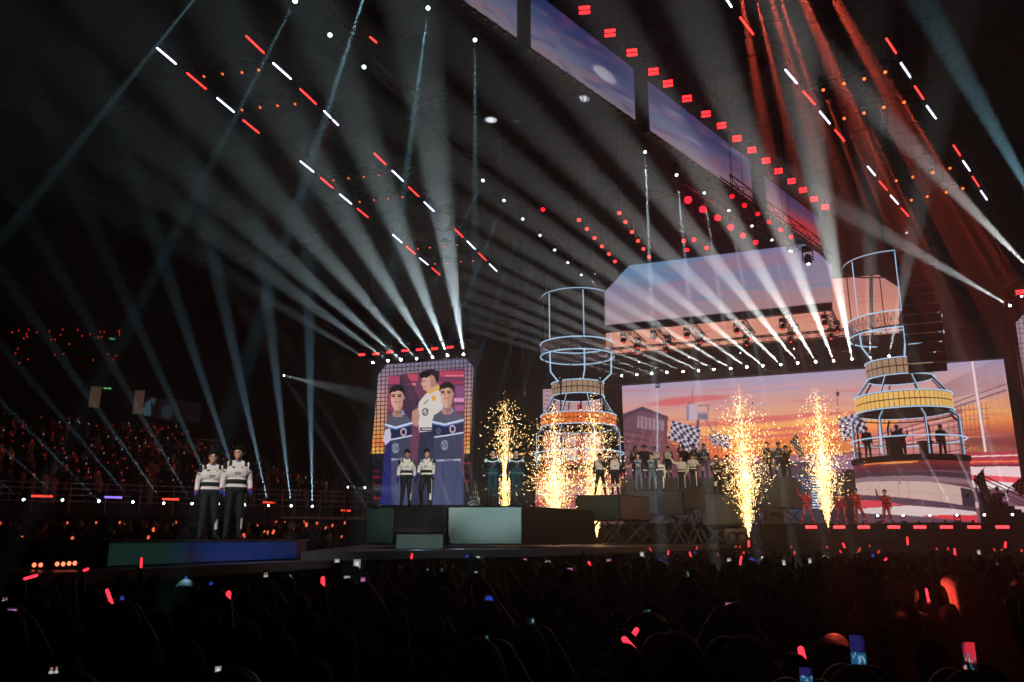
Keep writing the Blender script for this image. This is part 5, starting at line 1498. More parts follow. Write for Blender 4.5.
OUTFITS = {}
def outfit(f): OUTFITS[f.__name__] = f; return f
def base(reg, keys, top, leg, boot='boot', sleeve=None, hand='skin'):
    o = np.full(len(reg), keys[top])
    o[(reg == 'head') | (reg == 'neck')] = keys['skin']
    o[(reg == 'uarm') | (reg == 'farm')] = keys[sleeve or top]
    o[reg == 'hand'] = keys[hand]
    o[(reg == 'thigh') | (reg == 'shin')] = keys[leg]; o[reg == 'foot'] = keys[boot]
    return o
@outfit
def white_racer(c, reg, u, sx, k):              # white jacket, dark belt, dark shoulder patches, blue and red cuffs
    o = base(reg, k, 'white', 'navy', hand='navy'); z = c[:, 2]; x = c[:, 0]; T = reg == 'torso'; A = (reg == 'uarm') | (reg == 'farm')
    o[T & (z < .985)] = k['navy']; o[T & (z > 1.045) & (z < 1.13)] = k['navy']
    o[T & (z > 1.385) & (np.abs(x) > .115)] = k['navy']; o[(reg == 'uarm') & (u < .3) & (np.abs(x) > .2)] = k['navy']
    ch = (reg == 'uarm') & (u < .55) & ((np.floor(z * 38) + np.floor(c[:, 1] * 38)) % 2 == 0) & (u > .1); o[ch & (np.abs(x) > .21)] = k['navy']
    o[(reg == 'farm') & (u > .78)] = k['blue']; o[(reg == 'farm') & (u > .68) & (u < .78)] = k['red']
    f = T & (c[:, 1] < -.05)
    o[f & (np.abs(z - 1.24) < .028) & (np.abs(x - .0) < .055) & (np.sin(x * 190 + z * 160) > -.1)] = k['greydark']
    o[f & (np.abs(z - 1.36) < .012) & (np.abs(x + .09) < .035)] = k['navy']; o[f & (np.abs(z - 1.355) < .014) & (np.abs(x - .07) < .014)] = k['red']
    L = ((reg == 'thigh') | (reg == 'shin'))
    o[L & (sx > 0) & (x > .125 + .02 * (z > .5)) & (z > .2) & (z < .93) & (np.abs(c[:, 1] + .02 + .05 * (z < .4)) < .035)] = k['white']
    o[(reg == 'neck') & (z < 1.50)] = k['violet']
    return o
@outfit
def dark_racer(c, reg, u, sx, k):               # teal suit, white chevron over the chest, black gloves and boots
    o = base(reg, k, 'teal', 'teal', hand='black'); z = c[:, 2]; x = c[:, 0]; T = reg == 'torso'; f = T & (c[:, 1] < -.03)
    o[T & (z > 1.2)] = k['navy']; o[T & (np.abs(z - (1.36 - .0 + .25 * np.abs(x))) < .016)] = k['white']; o[T & (np.abs(z - (1.325 + .25 * np.abs(x))) < .012)] = k['tealtrim']
    o[f & (np.abs(z - 1.30) < .028) & (np.abs(x - .06) < .028)] = k['red']; o[f & (np.abs(z - 1.22) < .02) & (np.abs(x) < .05)] = k['tealtrim']
    o[T & (np.abs(z - 1.03) < .025)] = k['tealtrim']
    A = (reg == 'uarm'); o[(reg == 'uarm') | (reg == 'farm')] = k['navy']; o[A & (u < .18)] = k['white']; o[(reg == 'farm') & (u > .72) & (u < .84)] = k['white']
    o[(reg == 'shin') & (u > .42)] = k['black']
    return o
@outfit
def white_vest(c, reg, u, sx, k):
    o = base(reg, k, 'white', 'navy', sleeve='navy', hand='navy'); z = c[:, 2]; x = c[:, 0]; T = reg == 'torso'
    o[T & (z < 1.08)] = k['navy']; f = T & (c[:, 1] < -.03); o[f & (np.abs(z - 1.22) < .03) & (np.abs(x) < .045) & (np.sin(x * 200 + z * 150) > 0)] = k['greydark']
    o[(reg == 'shin') & (u < .5) & (np.abs(u * .26 - np.abs(x - sx) - .04) < .045) & (c[:, 1] < .04)] = k['white']
    return o
@outfit
def grey_suit(c, reg, u, sx, k):
    o = base(reg, k, 'grey', 'grey', sleeve='navy', hand='navy', boot='black'); z = c[:, 2]; x = c[:, 0]; T = reg == 'torso'; f = T & (c[:, 1] < -.03)
    o[T & (np.abs(x) > .14)] = k['navy']; o[f & (np.abs(z - 1.33) < .03) & (np.abs(x) < .075)] = k['black']; o[f & (np.abs(z - 1.385) < .008)] = k['white']; o[f & (np.abs(z - 1.2) < .03) & (np.abs(x) < .05) & (np.sin(z * 300) > 0)] = k['white']
    o[(reg == 'farm') & (u > .55) & (u < .8)] = k['white']; o[T & (z < 1.06) & (z > 1.0)] = k['greydark']
    return o
@outfit
def black_suit(c, reg, u, sx, k):
    o = base(reg, k, 'black', 'black', hand='black'); z = c[:, 2]; x = c[:, 0]; T = reg == 'torso'; f = T & (c[:, 1] < -.03)
    o[(reg == 'uarm') & (u < .35)] = k['white']; o[f & (np.abs(z - 1.27) < .03) & (np.abs(x) < .05) & (np.sin(x * 170 + z * 170) > -.2)] = k['white']; o[T & (np.abs(z - 1.06) < .022)] = k['white']
    o[f & (np.abs(x) > .12) & (z > 1.36)] = k['white']; o[(reg == 'shin') & (u < .3) & (sx < 0)] = k['cream']; o[(reg == 'thigh') & (u > .85) & (sx < 0)] = k['cream']; o[(reg == 'farm') & (u > .8)] = k['red']
    return o
@outfit
def white_shirt(c, reg, u, sx, k):
    o = base(reg, k, 'cream', 'navy'); z = c[:, 2]; x = c[:, 0]; T = reg == 'torso'
    o[T & (np.abs(z - 1.09) < .03)] = k['navy']; o[T & (z < 1.0)] = k['navy']; L = (reg == 'thigh') | (reg == 'shin'); o[L & (np.abs(x) > .145) & (z > .15)] = k['white']
    return o
@outfit
def red_suit(c, reg, u, sx, k):
    o = base(reg, k, 'red', 'red', boot='red'); z = c[:, 2]; x = c[:, 0]; T = reg == 'torso'
    o[(reg == 'shin') & (np.abs(u - .62) < .05)] = k['white']; o[(reg == 'uarm') & (np.abs(u - .7) < .08)] = k['white']; o[T & (np.abs(z - 1.06) < .025)] = k['black']; o[T & (c[:, 1] < -.03) & (np.abs(z - 1.33) < .025) & (np.abs(x + .06) < .03)] = k['white']
    L = (reg == 'thigh'); o[L & (np.abs(np.abs(x) - .15) < .012)] = k['white']; o[(reg == 'foot') & (c[:, 2] < .035)] = k['white']
    return o
@outfit
def dark_crew(c, reg, u, sx, k): return base(reg, k, 'black', 'black', hand='skin')
@outfit
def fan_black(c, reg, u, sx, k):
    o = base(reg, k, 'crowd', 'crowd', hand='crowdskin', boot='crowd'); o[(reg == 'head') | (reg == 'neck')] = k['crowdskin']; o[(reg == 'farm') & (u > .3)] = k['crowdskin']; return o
@outfit
def fan_grey(c, reg, u, sx, k):
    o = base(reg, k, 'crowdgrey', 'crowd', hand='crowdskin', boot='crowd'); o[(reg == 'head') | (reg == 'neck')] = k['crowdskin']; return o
KEYS = {'fan_black': ['crowd', 'crowdskin', 'skin', 'boot', 'hair', 'lip'], 'fan_grey': ['crowdgrey', 'crowd', 'crowdskin', 'skin', 'boot', 'hair', 'lip']}
ALLK = ['skin', 'lip', 'hair', 'white', 'cream', 'navy', 'teal', 'tealtrim', 'black', 'blue', 'red', 'grey', 'greydark', 'boot', 'violet']

def hair_mesh(H, style, voxel):
    mb = MB()
    A = lambda a, b, r0, r1: seg(mb, a, b, r0, r1)
    A(H(0, .028, .055), H(0, .028, .055), .113, .113); A(H(0, -.022, .088), H(0, .0, .092), .088, .094); A(H(0, .07, .0), H(0, .07, .03), .06, .075)
    for s in (-1, 1): A(H(s * .075, .01, .05), H(s * .07, .03, .0), .03, .026)
    if style == 'fringe':
        for x in (-.055, -.03, -.005, .025, .05): A(H(x, -.075, .085), H(x * 1.15 + .012, -.096, .045), .02, .011)
    elif style == 'swept':
        for x in (-.05, -.02, .01, .045): A(H(x, -.07, .085), H(x + .03, -.085, .09), .026, .02)
        A(H(-.065, -.06, .075), H(-.075, -.06, .035), .02, .01)
    elif style == 'bowl':
        for x in (-.065, -.04, -.015, .015, .04, .065): A(H(x, -.07, .075), H(x, -.09 + abs(x) * .3, .04), .022, .016)
    elif style == 'long':
        for x in (-.08, -.045, 0, .045, .08): A(H(x, .06, .03), H(x * 1.1, .085, -.28), .042, .03)
        A(H(-.085, .0, .02), H(-.095, .02, -.2), .028, .022); A(H(.085, .0, .02), H(.095, .02, -.2), .028, .022)
    elif style == 'tail':
        A(H(0, .1, .05), H(0, .15, -.16), .035, .02)
    return remesh(mb, 'hair', voxel, 2)

def make_person(name, loc, face, label, pose, outf, voxel=.011, hair='fringe', scale=1.0, group=None, hmat='hair', heat=True):
    me, bones, H, hands = build_body(pose, voxel)
    c, reg, u, sx = classify(me, bones)
    kl = KEYS.get(outf, ALLK)
    keys = {k: i for i, k in enumerate(kl)}
    o = OUTFITS[outf](c, reg, u, sx, keys)
    h0 = H(0, 0, 0); M = np.array([list(H(1, 0, 0) - h0), list(H(0, 1, 0) - h0), list(H(0, 0, 1) - h0)]).T
    face_paint(o, c, reg, (h0, M), keys)
    for k in kl: me.materials.append(pmat(k))
    me.polygons.foreach_set('material_index', o.astype(np.int32).tolist())
    ob = link(name, me)
    ob.location = loc; ob.rotation_euler = (0, 0, face); ob.scale = (scale,) * 3
    tag(ob, label, 'person', group)
    if hair:
        hm = hair_mesh(H, hair, max(voxel, .009)); hm.materials.append(pmat(hmat)); link('hair', hm, ob)
    ob['hands'] = 0; del ob['hands']
    return ob, hands

def facing(loc, tgt=None):        # turn a person built facing -Y towards a target (the camera by default)
    t = CAM if tgt is None else tgt
    return math.atan2(t.x - loc.x, -(t.y - loc.y))

def ground(px, py_feet, t, z):    # stand at column px, depth t, on level z
    q = at_t(px, py_feet, t); return Vector((q.x, q.y, z))

def world_hand(ob, h): return Matrix.Translation(ob.location) @ Matrix.Rotation(ob.rotation_euler.z, 4, 'Z') @ Matrix.Scale(ob.scale[0], 4) @ h

STAND = {}
def microphone(p, d, label):
    root = empty('microphone', p, label, 'microphone')
    mb = MB(); mb.tube(-d * .12, d * .05, .011, .016, 10); mb.build('handle', BLACK, root)
    mb = MB(); mb.ball(d * .075, .026, 10, 8); mb.build('mesh_head', STEEL, root)

# left pair on the small stage
A1 = {'armR': ((-.25, .04, 1.13), (-.27, -.03, .88)), 'armL': ((.25, .04, 1.13), (.27, -.03, .88)), 'loose': 1.1}
p = ground(206, 540, 16.0, BZ1); make_person('person', p, facing(p) + .15, 'left man of the pair on the small stage, white racing jacket, hand at his side', {**A1, 'head_yaw': -.25, 'legL': ((.115, -.05, .5), (.16, -.03, .085))}, 'white_racer', .0075, 'fringe', 1.0)
p = ground(232, 539, 15.7, BZ1); make_person('person', p, facing(p) + .1, 'right taller man of the pair on the small stage, white racing jacket, looking left', {**A1, 'head_yaw': -.55}, 'white_racer', .0075, 'swept', 1.03)
# white-jacketed pair on the middle platform
p = ground(405.5, 505, 25.1, mz1); make_person('person', p, facing(p) + .1, 'left man of the white-jacketed pair before the portrait screen', {**A1, 'head_yaw': -.2}, 'white_racer', .008, 'fringe', 1.0)
p = ground(426, 505, 25.0, mz1); make_person('person', p, facing(p) - .35, 'right man of the white-jacketed pair before the portrait screen, hand held out', {**A1, 'head_yaw': .35, 'armR': ((-.26, -.03, 1.14), (-.22, -.2, .97)), 'armL': ((.24, -.04, 1.13), (.27, -.16, .90)), 'legR': ((-.14, -.12, .5), (-.16, .06, .085)), 'legL': ((.12, -.02, .5), (.14, -.02, .085))}, 'white_racer', .008, 'swept', 1.0)
# dark-suited pair
p = ground(492.5, 503, 24.8, mz1); make_person('person', p, facing(p) - .05, 'left man of the dark teal pair beside the first spark fountain', {**A1, 'loose': 1.12}, 'dark_racer', .008, 'swept', 1.0)
p = ground(516, 503, 24.8, mz1); make_person('person', p, facing(p) + .1, 'right man of the dark teal pair beside the first spark fountain', {**A1, 'loose': 1.12, 'head_yaw': -.15}, 'dark_racer', .008, 'swept', 1.0)
# main group
def zt_(py, t): return zt(py, t)
LIST = [
 (600.5, 494, 34.6, zt(494, 34), 'white_vest', 'fringe', {'armL': ((.24, -.14, 1.2), (.10, -.24, 1.42)), 'legR': ((-.16, -.02, .5), (-.22, .02, .085)), 'legL': ((.16, -.02, .5), (.2, .02, .085))}, 'singer in white vest on the left riser raising a microphone', 1.0),
 (615.5, 493.5, 34.6, zt(494, 34), 'white_vest', 'bowl', {}, 'singer in white vest on the left riser with arms down', 1.0),
 (639, 490, 37.3, zt(490, 36.4), 'grey_suit', 'fringe', {}, 'left singer in a grey racing suit with a dark chest badge', 1.0),
 (652.5, 489.5, 37.3, zt(490, 36.4), 'grey_suit', 'bowl', {'legR': ((-.12, -.02, .5), (-.15, 0, .085))}, 'right singer in a grey racing suit with a dark chest badge', 1.0),
 (682, 486, 36.6, zt(491, 35.5), 'white_shirt', 'fringe', {'armR': ((-.36, -.05, 1.45), (-.46, -.06, 1.66))}, 'singer in cream shirt raising his right arm on the brown block', .93),
 (693.8, 486, 36.3, zt(487, 35.1), 'white_shirt', 'bowl', {'armL': ((.3, -.1, 1.2), (.45, -.2, 1.2))}, 'singer in cream shirt reaching sideways on the small high block', .88),
 (660, 487, 37.7, zt(490, 36.4), 'white_shirt', 'swept', {'drop': .22}, 'singer in cream top crouching beside the grey-suited pair', 1.0),
 (669, 478, 41.8, zt(477, 41), 'white_vest', 'fringe', {}, 'singer in white vest on the rear step behind the crouching one', .93),
 (695, 480, 41.7, zt(477, 41), 'black_suit', 'swept', {}, 'singer in black suit in the rear row behind the cream shirts', 1.0),
 (705.3, 480, 41.6, zt(477, 41), 'black_suit', 'bowl', {}, 'singer in black suit in the rear row right of its neighbour', 1.0),
 (718, 492, 37.2, zt(493, 36.2), 'black_suit', 'fringe', {'armR': ((-.27, -.02, 1.13), (-.22, -.16, .94)), 'armL': ((.27, -.02, 1.13), (.22, -.16, .94))}, 'singer in black suit with pale knee patch on the wide dark riser', 1.0),
 (729, 492, 37.2, zt(493, 36.2), 'black_suit', 'bowl', {}, 'singer in black suit half hidden by the first tall fountain', 1.0),
 (769, 475, 41.0, zt(476, 40.2), 'black_suit', 'fringe', {}, 'left man in black on the high grey block between the tall fountains', 1.0),
 (780.5, 475, 41.0, zt(476, 40.2), 'black_suit', 'bowl', {'legR': ((-.14, -.02, .5), (-.18, 0, .085))}, 'middle man in black on the high grey block between the tall fountains', 1.0),
 (787.5, 474, 42.5, zt(476, 40.2), 'dark_crew', 'swept', {'armL': ((.3, -.12, 1.5), (.22, -.16, 1.66)), 'armR': ((-.27, -.08, 1.2), (-.08, -.2, 1.4))}, 'flag bearer in black at the right end of the high grey block', 1.0),
 (636, 478, 42.4, zt(477, 41), 'dark_crew', 'long', {}, 'background dancer at the left end of the rear step', .96),
 (645.5, 478, 42.5, zt(477, 41), 'dark_crew', 'swept', {}, 'background dancer in black, second on the rear step', 1.0),
 (655.8, 478, 42.5, zt(477, 41), 'white_shirt', 'bowl', {}, 'pale-topped background dancer behind the grey suits', .96),
 (684.5, 478, 42.4, zt(477, 41), 'dark_crew', 'swept', {'armR': ((-.28, -.1, 1.5), (-.2, -.12, 1.75))}, 'dark dancer with raised arm on the rear step behind the cream shirt', 1.0),
 (808, 520.5, 40.6, DECK, 'red_suit', 'long', {'armR': ((-.32, -.06, 1.5), (-.38, -.08, 1.72)), 'armL': ((.28, -.14, 1.22), (.2, -.26, 1.32)), 'legR': ((-.2, -.02, .5), (-.32, .0, .085)), 'legL': ((.2, -.02, .5), (.3, .02, .085))}, 'dancer in red jumpsuit with legs apart left of the second tall fountain', .97),
 (842, 520.5, 41.4, DECK, 'red_suit', 'tail', {'legR': ((-.16, -.02, .5), (-.24, .0, .085)), 'legL': ((.16, -.02, .5), (.24, .02, .085))}, 'dancer in red jumpsuit just behind the second tall fountain', .97),
 (858.5, 521.5, 40.6, DECK, 'red_suit', 'tail', {'armR': ((-.34, -.04, 1.28), (-.24, -.12, 1.44)), 'armL': ((.3, -.06, 1.22), (.22, -.18, 1.34)), 'legR': ((-.14, -.02, .5), (-.15, .0, .085)), 'legL': ((.24, -.02, .52), (.38, .04, .085))}, 'dancer in red jumpsuit with one leg out before the tower drum', 1.0),
 (887.5, 520, 40.9, DECK, 'red_suit', 'swept', {'armR': ((-.36, -.04, 1.46), (-.4, -.06, 1.74)), 'legR': ((-.14, -.02, .5), (-.2, .0, .085)), 'legL': ((.14, -.1, .52), (.2, .1, .085))}, 'dancer in red jumpsuit with raised fist before the tower drum', .97),
 (893.5, 520, 41.5, DECK, 'dark_crew', 'swept', {'armL': ((.34, -.04, 1.44), (.4, -.06, 1.74)), 'legR': ((-.1, -.02, .5), (-.14, .0, .085)), 'legL': ((.18, -.02, .5), (.3, .06, .085))}, 'dark flag bearer beside the red dancer with raised fist', 1.0),
 (963, 520, 40.4, DECK, 'dark_crew', 'swept', {'armL': ((.3, -.2, 1.36), (.36, -.32, 1.5)), 'armR': ((-.26, -.12, 1.2), (-.1, -.3, 1.3))}, 'dark flag bearer left of the stairs holding a flag forward', 1.0),
 (1001, 519, 39.6, DECK, 'dark_crew', 'fringe', {'armL': ((.36, -.06, 1.4), (.46, -.1, 1.62)), 'armR': ((-.34, -.02, 1.25), (-.42, -.12, 1.1))}, 'dark flag bearer near the right edge with arms spread', 1.0),
 (537, 512, 51, DECK, 'red_suit', 'tail', {}, 'small red dancer left of the second spark fountain behind the platform', .95),
 (570, 512, 50, DECK, 'red_suit', 'long', {}, 'small red dancer right of the second spark fountain behind the platform', .95),
]
FLAGMEN = {}
for px, py, t, z, of, hr, ps, lab, sc in LIST:
    p = ground(px, py, t, z)
    ob, hands = make_person('person', p, facing(p) + random.uniform(-.25, .25), lab, {'loose': 1.08, 'head_yaw': random.uniform(-.2, .2), **ps}, of, .012, hr, sc)
    if 'flag bearer' in lab or 'microphone' in lab: FLAGMEN[lab] = (ob, hands)
# silhouettes on the deck of the right tower
fa = math.atan2(CAM.y - cR.y, CAM.x - cR.x)
zd = zy(459, cR.y)
for px, dy, of, ps, lab, sc in ((899, -.4, 'dark_crew', {'legR': ((-.13, -.02, .5), (-.2, .0, .085)), 'legL': ((.13, -.02, .5), (.22, .0, .085)), 'armR': ((-.3, .0, 1.3), (-.24, -.16, 1.5))}, 'dark figure standing with legs apart in the middle of the tower deck', 1.0),
                                (943, -.6, 'dark_crew', {'armL': ((.28, -.14, 1.2), (.3, -.36, 1.2))}, 'dark figure at the right side of the tower deck reaching to the rail', 1.0),
                                (868, -.3, 'dark_crew', {}, 'dark figure at the left side of the tower deck', .95),
                                (903, .9, 'dark_crew', {'armL': ((.3, -.1, 1.4), (.3, -.14, 1.62))}, 'dark figure farther back in the middle of the tower deck', 1.0)):
    x, _ = xyY(px, 450, cR.y + dy); p = Vector((x, cR.y + dy, zd))
    make_person('person', p, facing(p) + random.uniform(-.6, .6), lab, {'loose': 1.06, **ps}, of, .014, 'swept', sc)
for i, (px, dy, h) in enumerate(((893, -1.2, .95), (926, -1.0, .75))):
    x, _ = xyY(px, 450, cR.y + dy); root = empty('equipment_case', (x, cR.y + dy, zd), ('tall', 'squat')[i] + ' dark equipment case standing on the tower deck', 'case')
    mb = MB(); mb.box((0, 0, h / 2), (.25, 0, 0), (0, .22, 0), (0, 0, h / 2)); mb.build('body', BLACK, root)
    mb = MB(); mb.box((0, 0, h + .05), (.33, 0, 0), (0, .26, 0), (0, 0, .05)); mb.build('lid', STG, root)

# microphones and chequered flags
for lab, (ob, hands) in FLAGMEN.items():
    if 'microphone' in lab:
        h = world_hand(ob, hands[1]); microphone(h, Vector((-.3, -.3, .6)).normalized(), 'hand microphone held up by the white-vested singer')
FM = None
def flag_mat():
    m = bpy.data.materials.new('chequered_cloth'); m.use_nodes = True
    nt = m.node_tree; b = nt.nodes['Principled BSDF']; b.inputs['Roughness'].default_value = .8
    uv = nt.nodes.new('ShaderNodeAttribute'); uv.attribute_name = 'weave'
    ck = nt.nodes.new('ShaderNodeTexChecker'); ck.inputs['Scale'].default_value = 1.0
    ck.inputs['Color1'].default_value = (.012, .012, .016, 1); ck.inputs['Color2'].default_value = (.55, .52, .5, 1)
    nt.links.new(uv.outputs['Vector'], ck.inputs['Vector']); nt.links.new(ck.outputs['Color'], b.inputs['Base Color'])
    return m
def flag(label, base_p, c4, t, pole_to=None, nu=7, nv=6, sway=.25):
    """Chequered flag: cloth over four photo corners (pole side first: top, then clockwise) at depth t, on a pole from base_p."""
    global FM
    FM = FM or flag_mat()
    C4 = [at_t(x, y, t) for x, y in c4]
    root = empty('chequered_flag', base_p, label, 'flag'); o = base_p
    tp = C4[0] + (C4[0] - C4[3]).normalized() * .08
    mb = MB(); mb.tube(Vector((0, 0, 0)), tp - o, .016, .012, 8); mb.ball(tp - o, .025); mb.build('pole', mat('pole_wood', (60, 50, 44), .5), root)
    NU, NV = 28, 24; vs, uv = [], []
    nrm = (C4[1] - C4[0]).cross(C4[3] - C4[0]).normalized()
    for j in range(NV + 1):
        for i in range(NU + 1):
            u, v = i / NU, j / NV
            q = (C4[0] * (1 - u) + C4[1] * u) * (1 - v) + (C4[3] * (1 - u) + C4[2] * u) * v
            q = q + nrm * (sway * u * math.sin(5 * u + 3 * v) * .6 + .03 * math.sin(9 * v + 4 * u))
            vs.append(q - o); uv.append((u * nu + 1e-3, v * nv + 1e-3, .5))
    fs = [(j * (NU + 1) + i, j * (NU + 1) + i + 1, (j + 1) * (NU + 1) + i + 1, (j + 1) * (NU + 1) + i) for j in range(NV) for i in range(NU)]
    me = bpy.data.meshes.new('cloth'); me.from_pydata(vs, [], fs)
    at = me.attributes.new('weave', 'FLOAT_VECTOR', 'POINT'); at.data.foreach_set('vector', np.array(uv, np.float32).ravel())
    me.materials.append(FM); me.polygons.foreach_set('use_smooth', [True] * len(fs)); me.update(); link('cloth', me, root)
def hand_of(word, k=1):
    for lab, (ob, hs) in FLAGMEN.items():
        if word in lab: return world_hand(ob, hs[k])
flag('chequered flag carried by the man in black on the high grey block', hand_of('right end of the high grey'), [(797, 432), (804, 455), (801, 459), (790, 442)], 42.0)
flag('chequered flag drooping beside the red dancer with raised fist', hand_of('beside the red dancer'), [(908.5, 471.5), (915.5, 499), (913, 503.5), (899, 483)], 40.8)
flag('chequered flag held forward left of the stairs', hand_of('left of the stairs'), [(983.5, 468.5), (991, 499), (988.5, 503), (973, 480)], 40.0)
flag('chequered flag at the right edge of the view', hand_of('near the right edge', 1), [(1026, 473), (1040, 485), (1022, 497), (1011, 486)], 39.4)
p = at_t(474, 508, 31); p.z = 1.98
flag('small pale chequered flag standing behind the middle platforms', p, [(476, 484), (481, 503), (474, 508), (467.5, 504)], 31, nu=6, nv=7, sway=.1)

# ------------------------------------------------------------------ spark fountains
SPK = mat('spark_gold', (40, 30, 20), .5, emit=(255, 196, 112), strength=3.2)
SPW = mat('spark_white', (40, 36, 30), .5, emit=(255, 226, 170), strength=6.0)
SPO = mat('spark_orange', (40, 24, 12), .5, emit=(255, 158, 62), strength=2.0)
def fountain(label, px, py_base, py_top, t, zb, wide, n, seed, watts):
    rg = np.random.default_rng(seed)
    q = at_t(px, py_base, t); base = Vector((q.x, q.y, zb))
    H = zt(py_top, t) - zb
    root = empty('spark_fountain', base, label, 'spark fountain')
    mb = MB(); mb.lathe([(0, 0), (.14, 0), (.14, .16), (.06, .2), (.06, .3), (.04, .3), (0, .2)], n=12); mb.build('nozzle', BLACK, root)
    g = 9.8; vs_, fs_, mi = [], [], []
    v0 = math.sqrt(2 * g * H)
    k = 0
    while k < n:
        core = rg.random() < .28
        vz = v0 * (rg.uniform(.45, .8) if core else rg.uniform(.62, 1.0))
        sp = abs(rg.normal(0, .075 if core else .115)) * wide
        vz *= max(.4, 1 - .7 * sp)
        an = rg.uniform(0, 2 * math.pi)
        tt = rg.uniform(0, .62 if core else 1.12) ** (1.1 if core else .85) * vz / g
        vx, vy = vz * sp * math.cos(an), vz * sp * math.sin(an)
        drag = 1 / (1 + .25 * tt)
        p = np.array((vx * tt * drag, vy * tt * drag, vz * tt - .5 * g * tt * tt + .3))
        if p[2] < .12: continue
        v = np.array((vx, vy, vz - g * tt)); v /= np.linalg.norm(v) + 1e-6
        ln = rg.uniform(.015, .06) * (1.3 if core else 1.0); w = rg.uniform(.006, .013) * t / 34
        a = np.cross(v, (0.3, .9, .2)); a /= np.linalg.norm(a); b = np.cross(v, a)
        i0 = len(vs_)
        vs_ += [p - v * ln, p + v * ln, p + a * w, p - a * w, p + b * w, p - b * w]
        for x, y in ((2, 4), (4, 3), (3, 5), (5, 2)):
            fs_ += [(i0 + x, i0 + y, i0 + 1), (i0 + y, i0 + x, i0)]
        m = 1 if rg.random() < (.3 if not core else .2) else 0
        if core and p[2] < H * .42 and rg.random() < .6: m = 2
        mi += [m] * 8; k += 1
    me = bpy.data.meshes.new('sparks'); me.from_pydata([tuple(v) for v in vs_], [], fs_)
    for m in (SPK, SPW, SPO): me.materials.append(m)
    me.polygons.foreach_set('material_index', mi); me.update()
    o = link('sparks', me, root); o['kind'] = 'stuff'
    for hh, ww in ((H * .18, .5), (H * .5, .5)):
        l = bpy.data.lights.new('glow', 'POINT'); l.energy = watts * ww; l.color = (1, .55, .2); l.shadow_soft_size = .35
        lo = link('glow', l, root); lo.location = (0, 0, hh)
fountain('spark fountain rising between the two dark-suited men', 505, 507, 393, 31.0, 1.98, .75, 2600, 1, 30)
fountain('golden spark fountain in front of the left ring tower drum', 555, 512, 404, 31.5, 1.98, 1.6, 5000, 2, 50)
fountain('spark fountain behind the white-vested singers on the left riser', 597, 540, 392, 38.4, 1.98, 1.2, 4200, 3, 50)
fountain('tall golden spark fountain right of the wide dark riser', 749, 539, 384, 34.5, 1.98, 1.25, 5000, 4, 60)
fountain('tall golden spark fountain left of the right ring tower', 829.5, 540, 386, 36.5, 2.42, 1.2, 5000, 5, 60)

# ------------------------------------------------------------------ audience
CR = {}
def fan_proto(kind):
    if kind in CR: return CR[kind]
    i = sum(map(ord, kind))
    ps = {'down': {}, 'left': {'head_yaw': .4}, 'up': {'armR': ((-.25, -.22, 1.42), (-.12, -.34, 1.66)), 'armL': ((.25, -.22, 1.42), (.12, -.34, 1.66)), 'curl': .9},
          'one': {'armR': ((-.24, -.16, 1.52), (-.19, -.22, 1.76)), 'curl': 1.0}, 'wave': {'armL': ((.26, -.06, 1.6), (.3, -.1, 1.84))}, 'lean': {'lean': .08, 'head_yaw': -.3}}[kind]
    hr = {'down': 'long', 'left': 'tail', 'up': 'long', 'one': 'bowl', 'wave': 'swept', 'lean': 'long'}[kind]
    me, bones, H, hands = build_body({'loose': 1.05, **ps}, .02)
    c, reg, u, sx = classify(me, bones)
    keys = {k: j for j, k in enumerate(KEYS['fan_black'])}
    o = OUTFITS['fan_black'](c, reg, u, sx, keys)
    for k in KEYS['fan_black']: me.materials.append(pmat(k))
    me.polygons.foreach_set('material_index', o.astype(np.int32).tolist())
    hm = hair_mesh(H, hr, .018); hm.materials.append(pmat('hair'))
    CR[kind] = (me, hm, hands); return CR[kind]
NF = [0]
taken = []
GRP = 'audience in the dark on the floor'
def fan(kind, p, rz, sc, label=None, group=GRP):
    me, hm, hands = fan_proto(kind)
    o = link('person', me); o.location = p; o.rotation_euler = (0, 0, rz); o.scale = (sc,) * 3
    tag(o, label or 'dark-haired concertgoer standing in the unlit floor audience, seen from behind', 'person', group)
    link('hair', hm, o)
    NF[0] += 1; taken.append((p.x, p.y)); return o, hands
PHB = {}
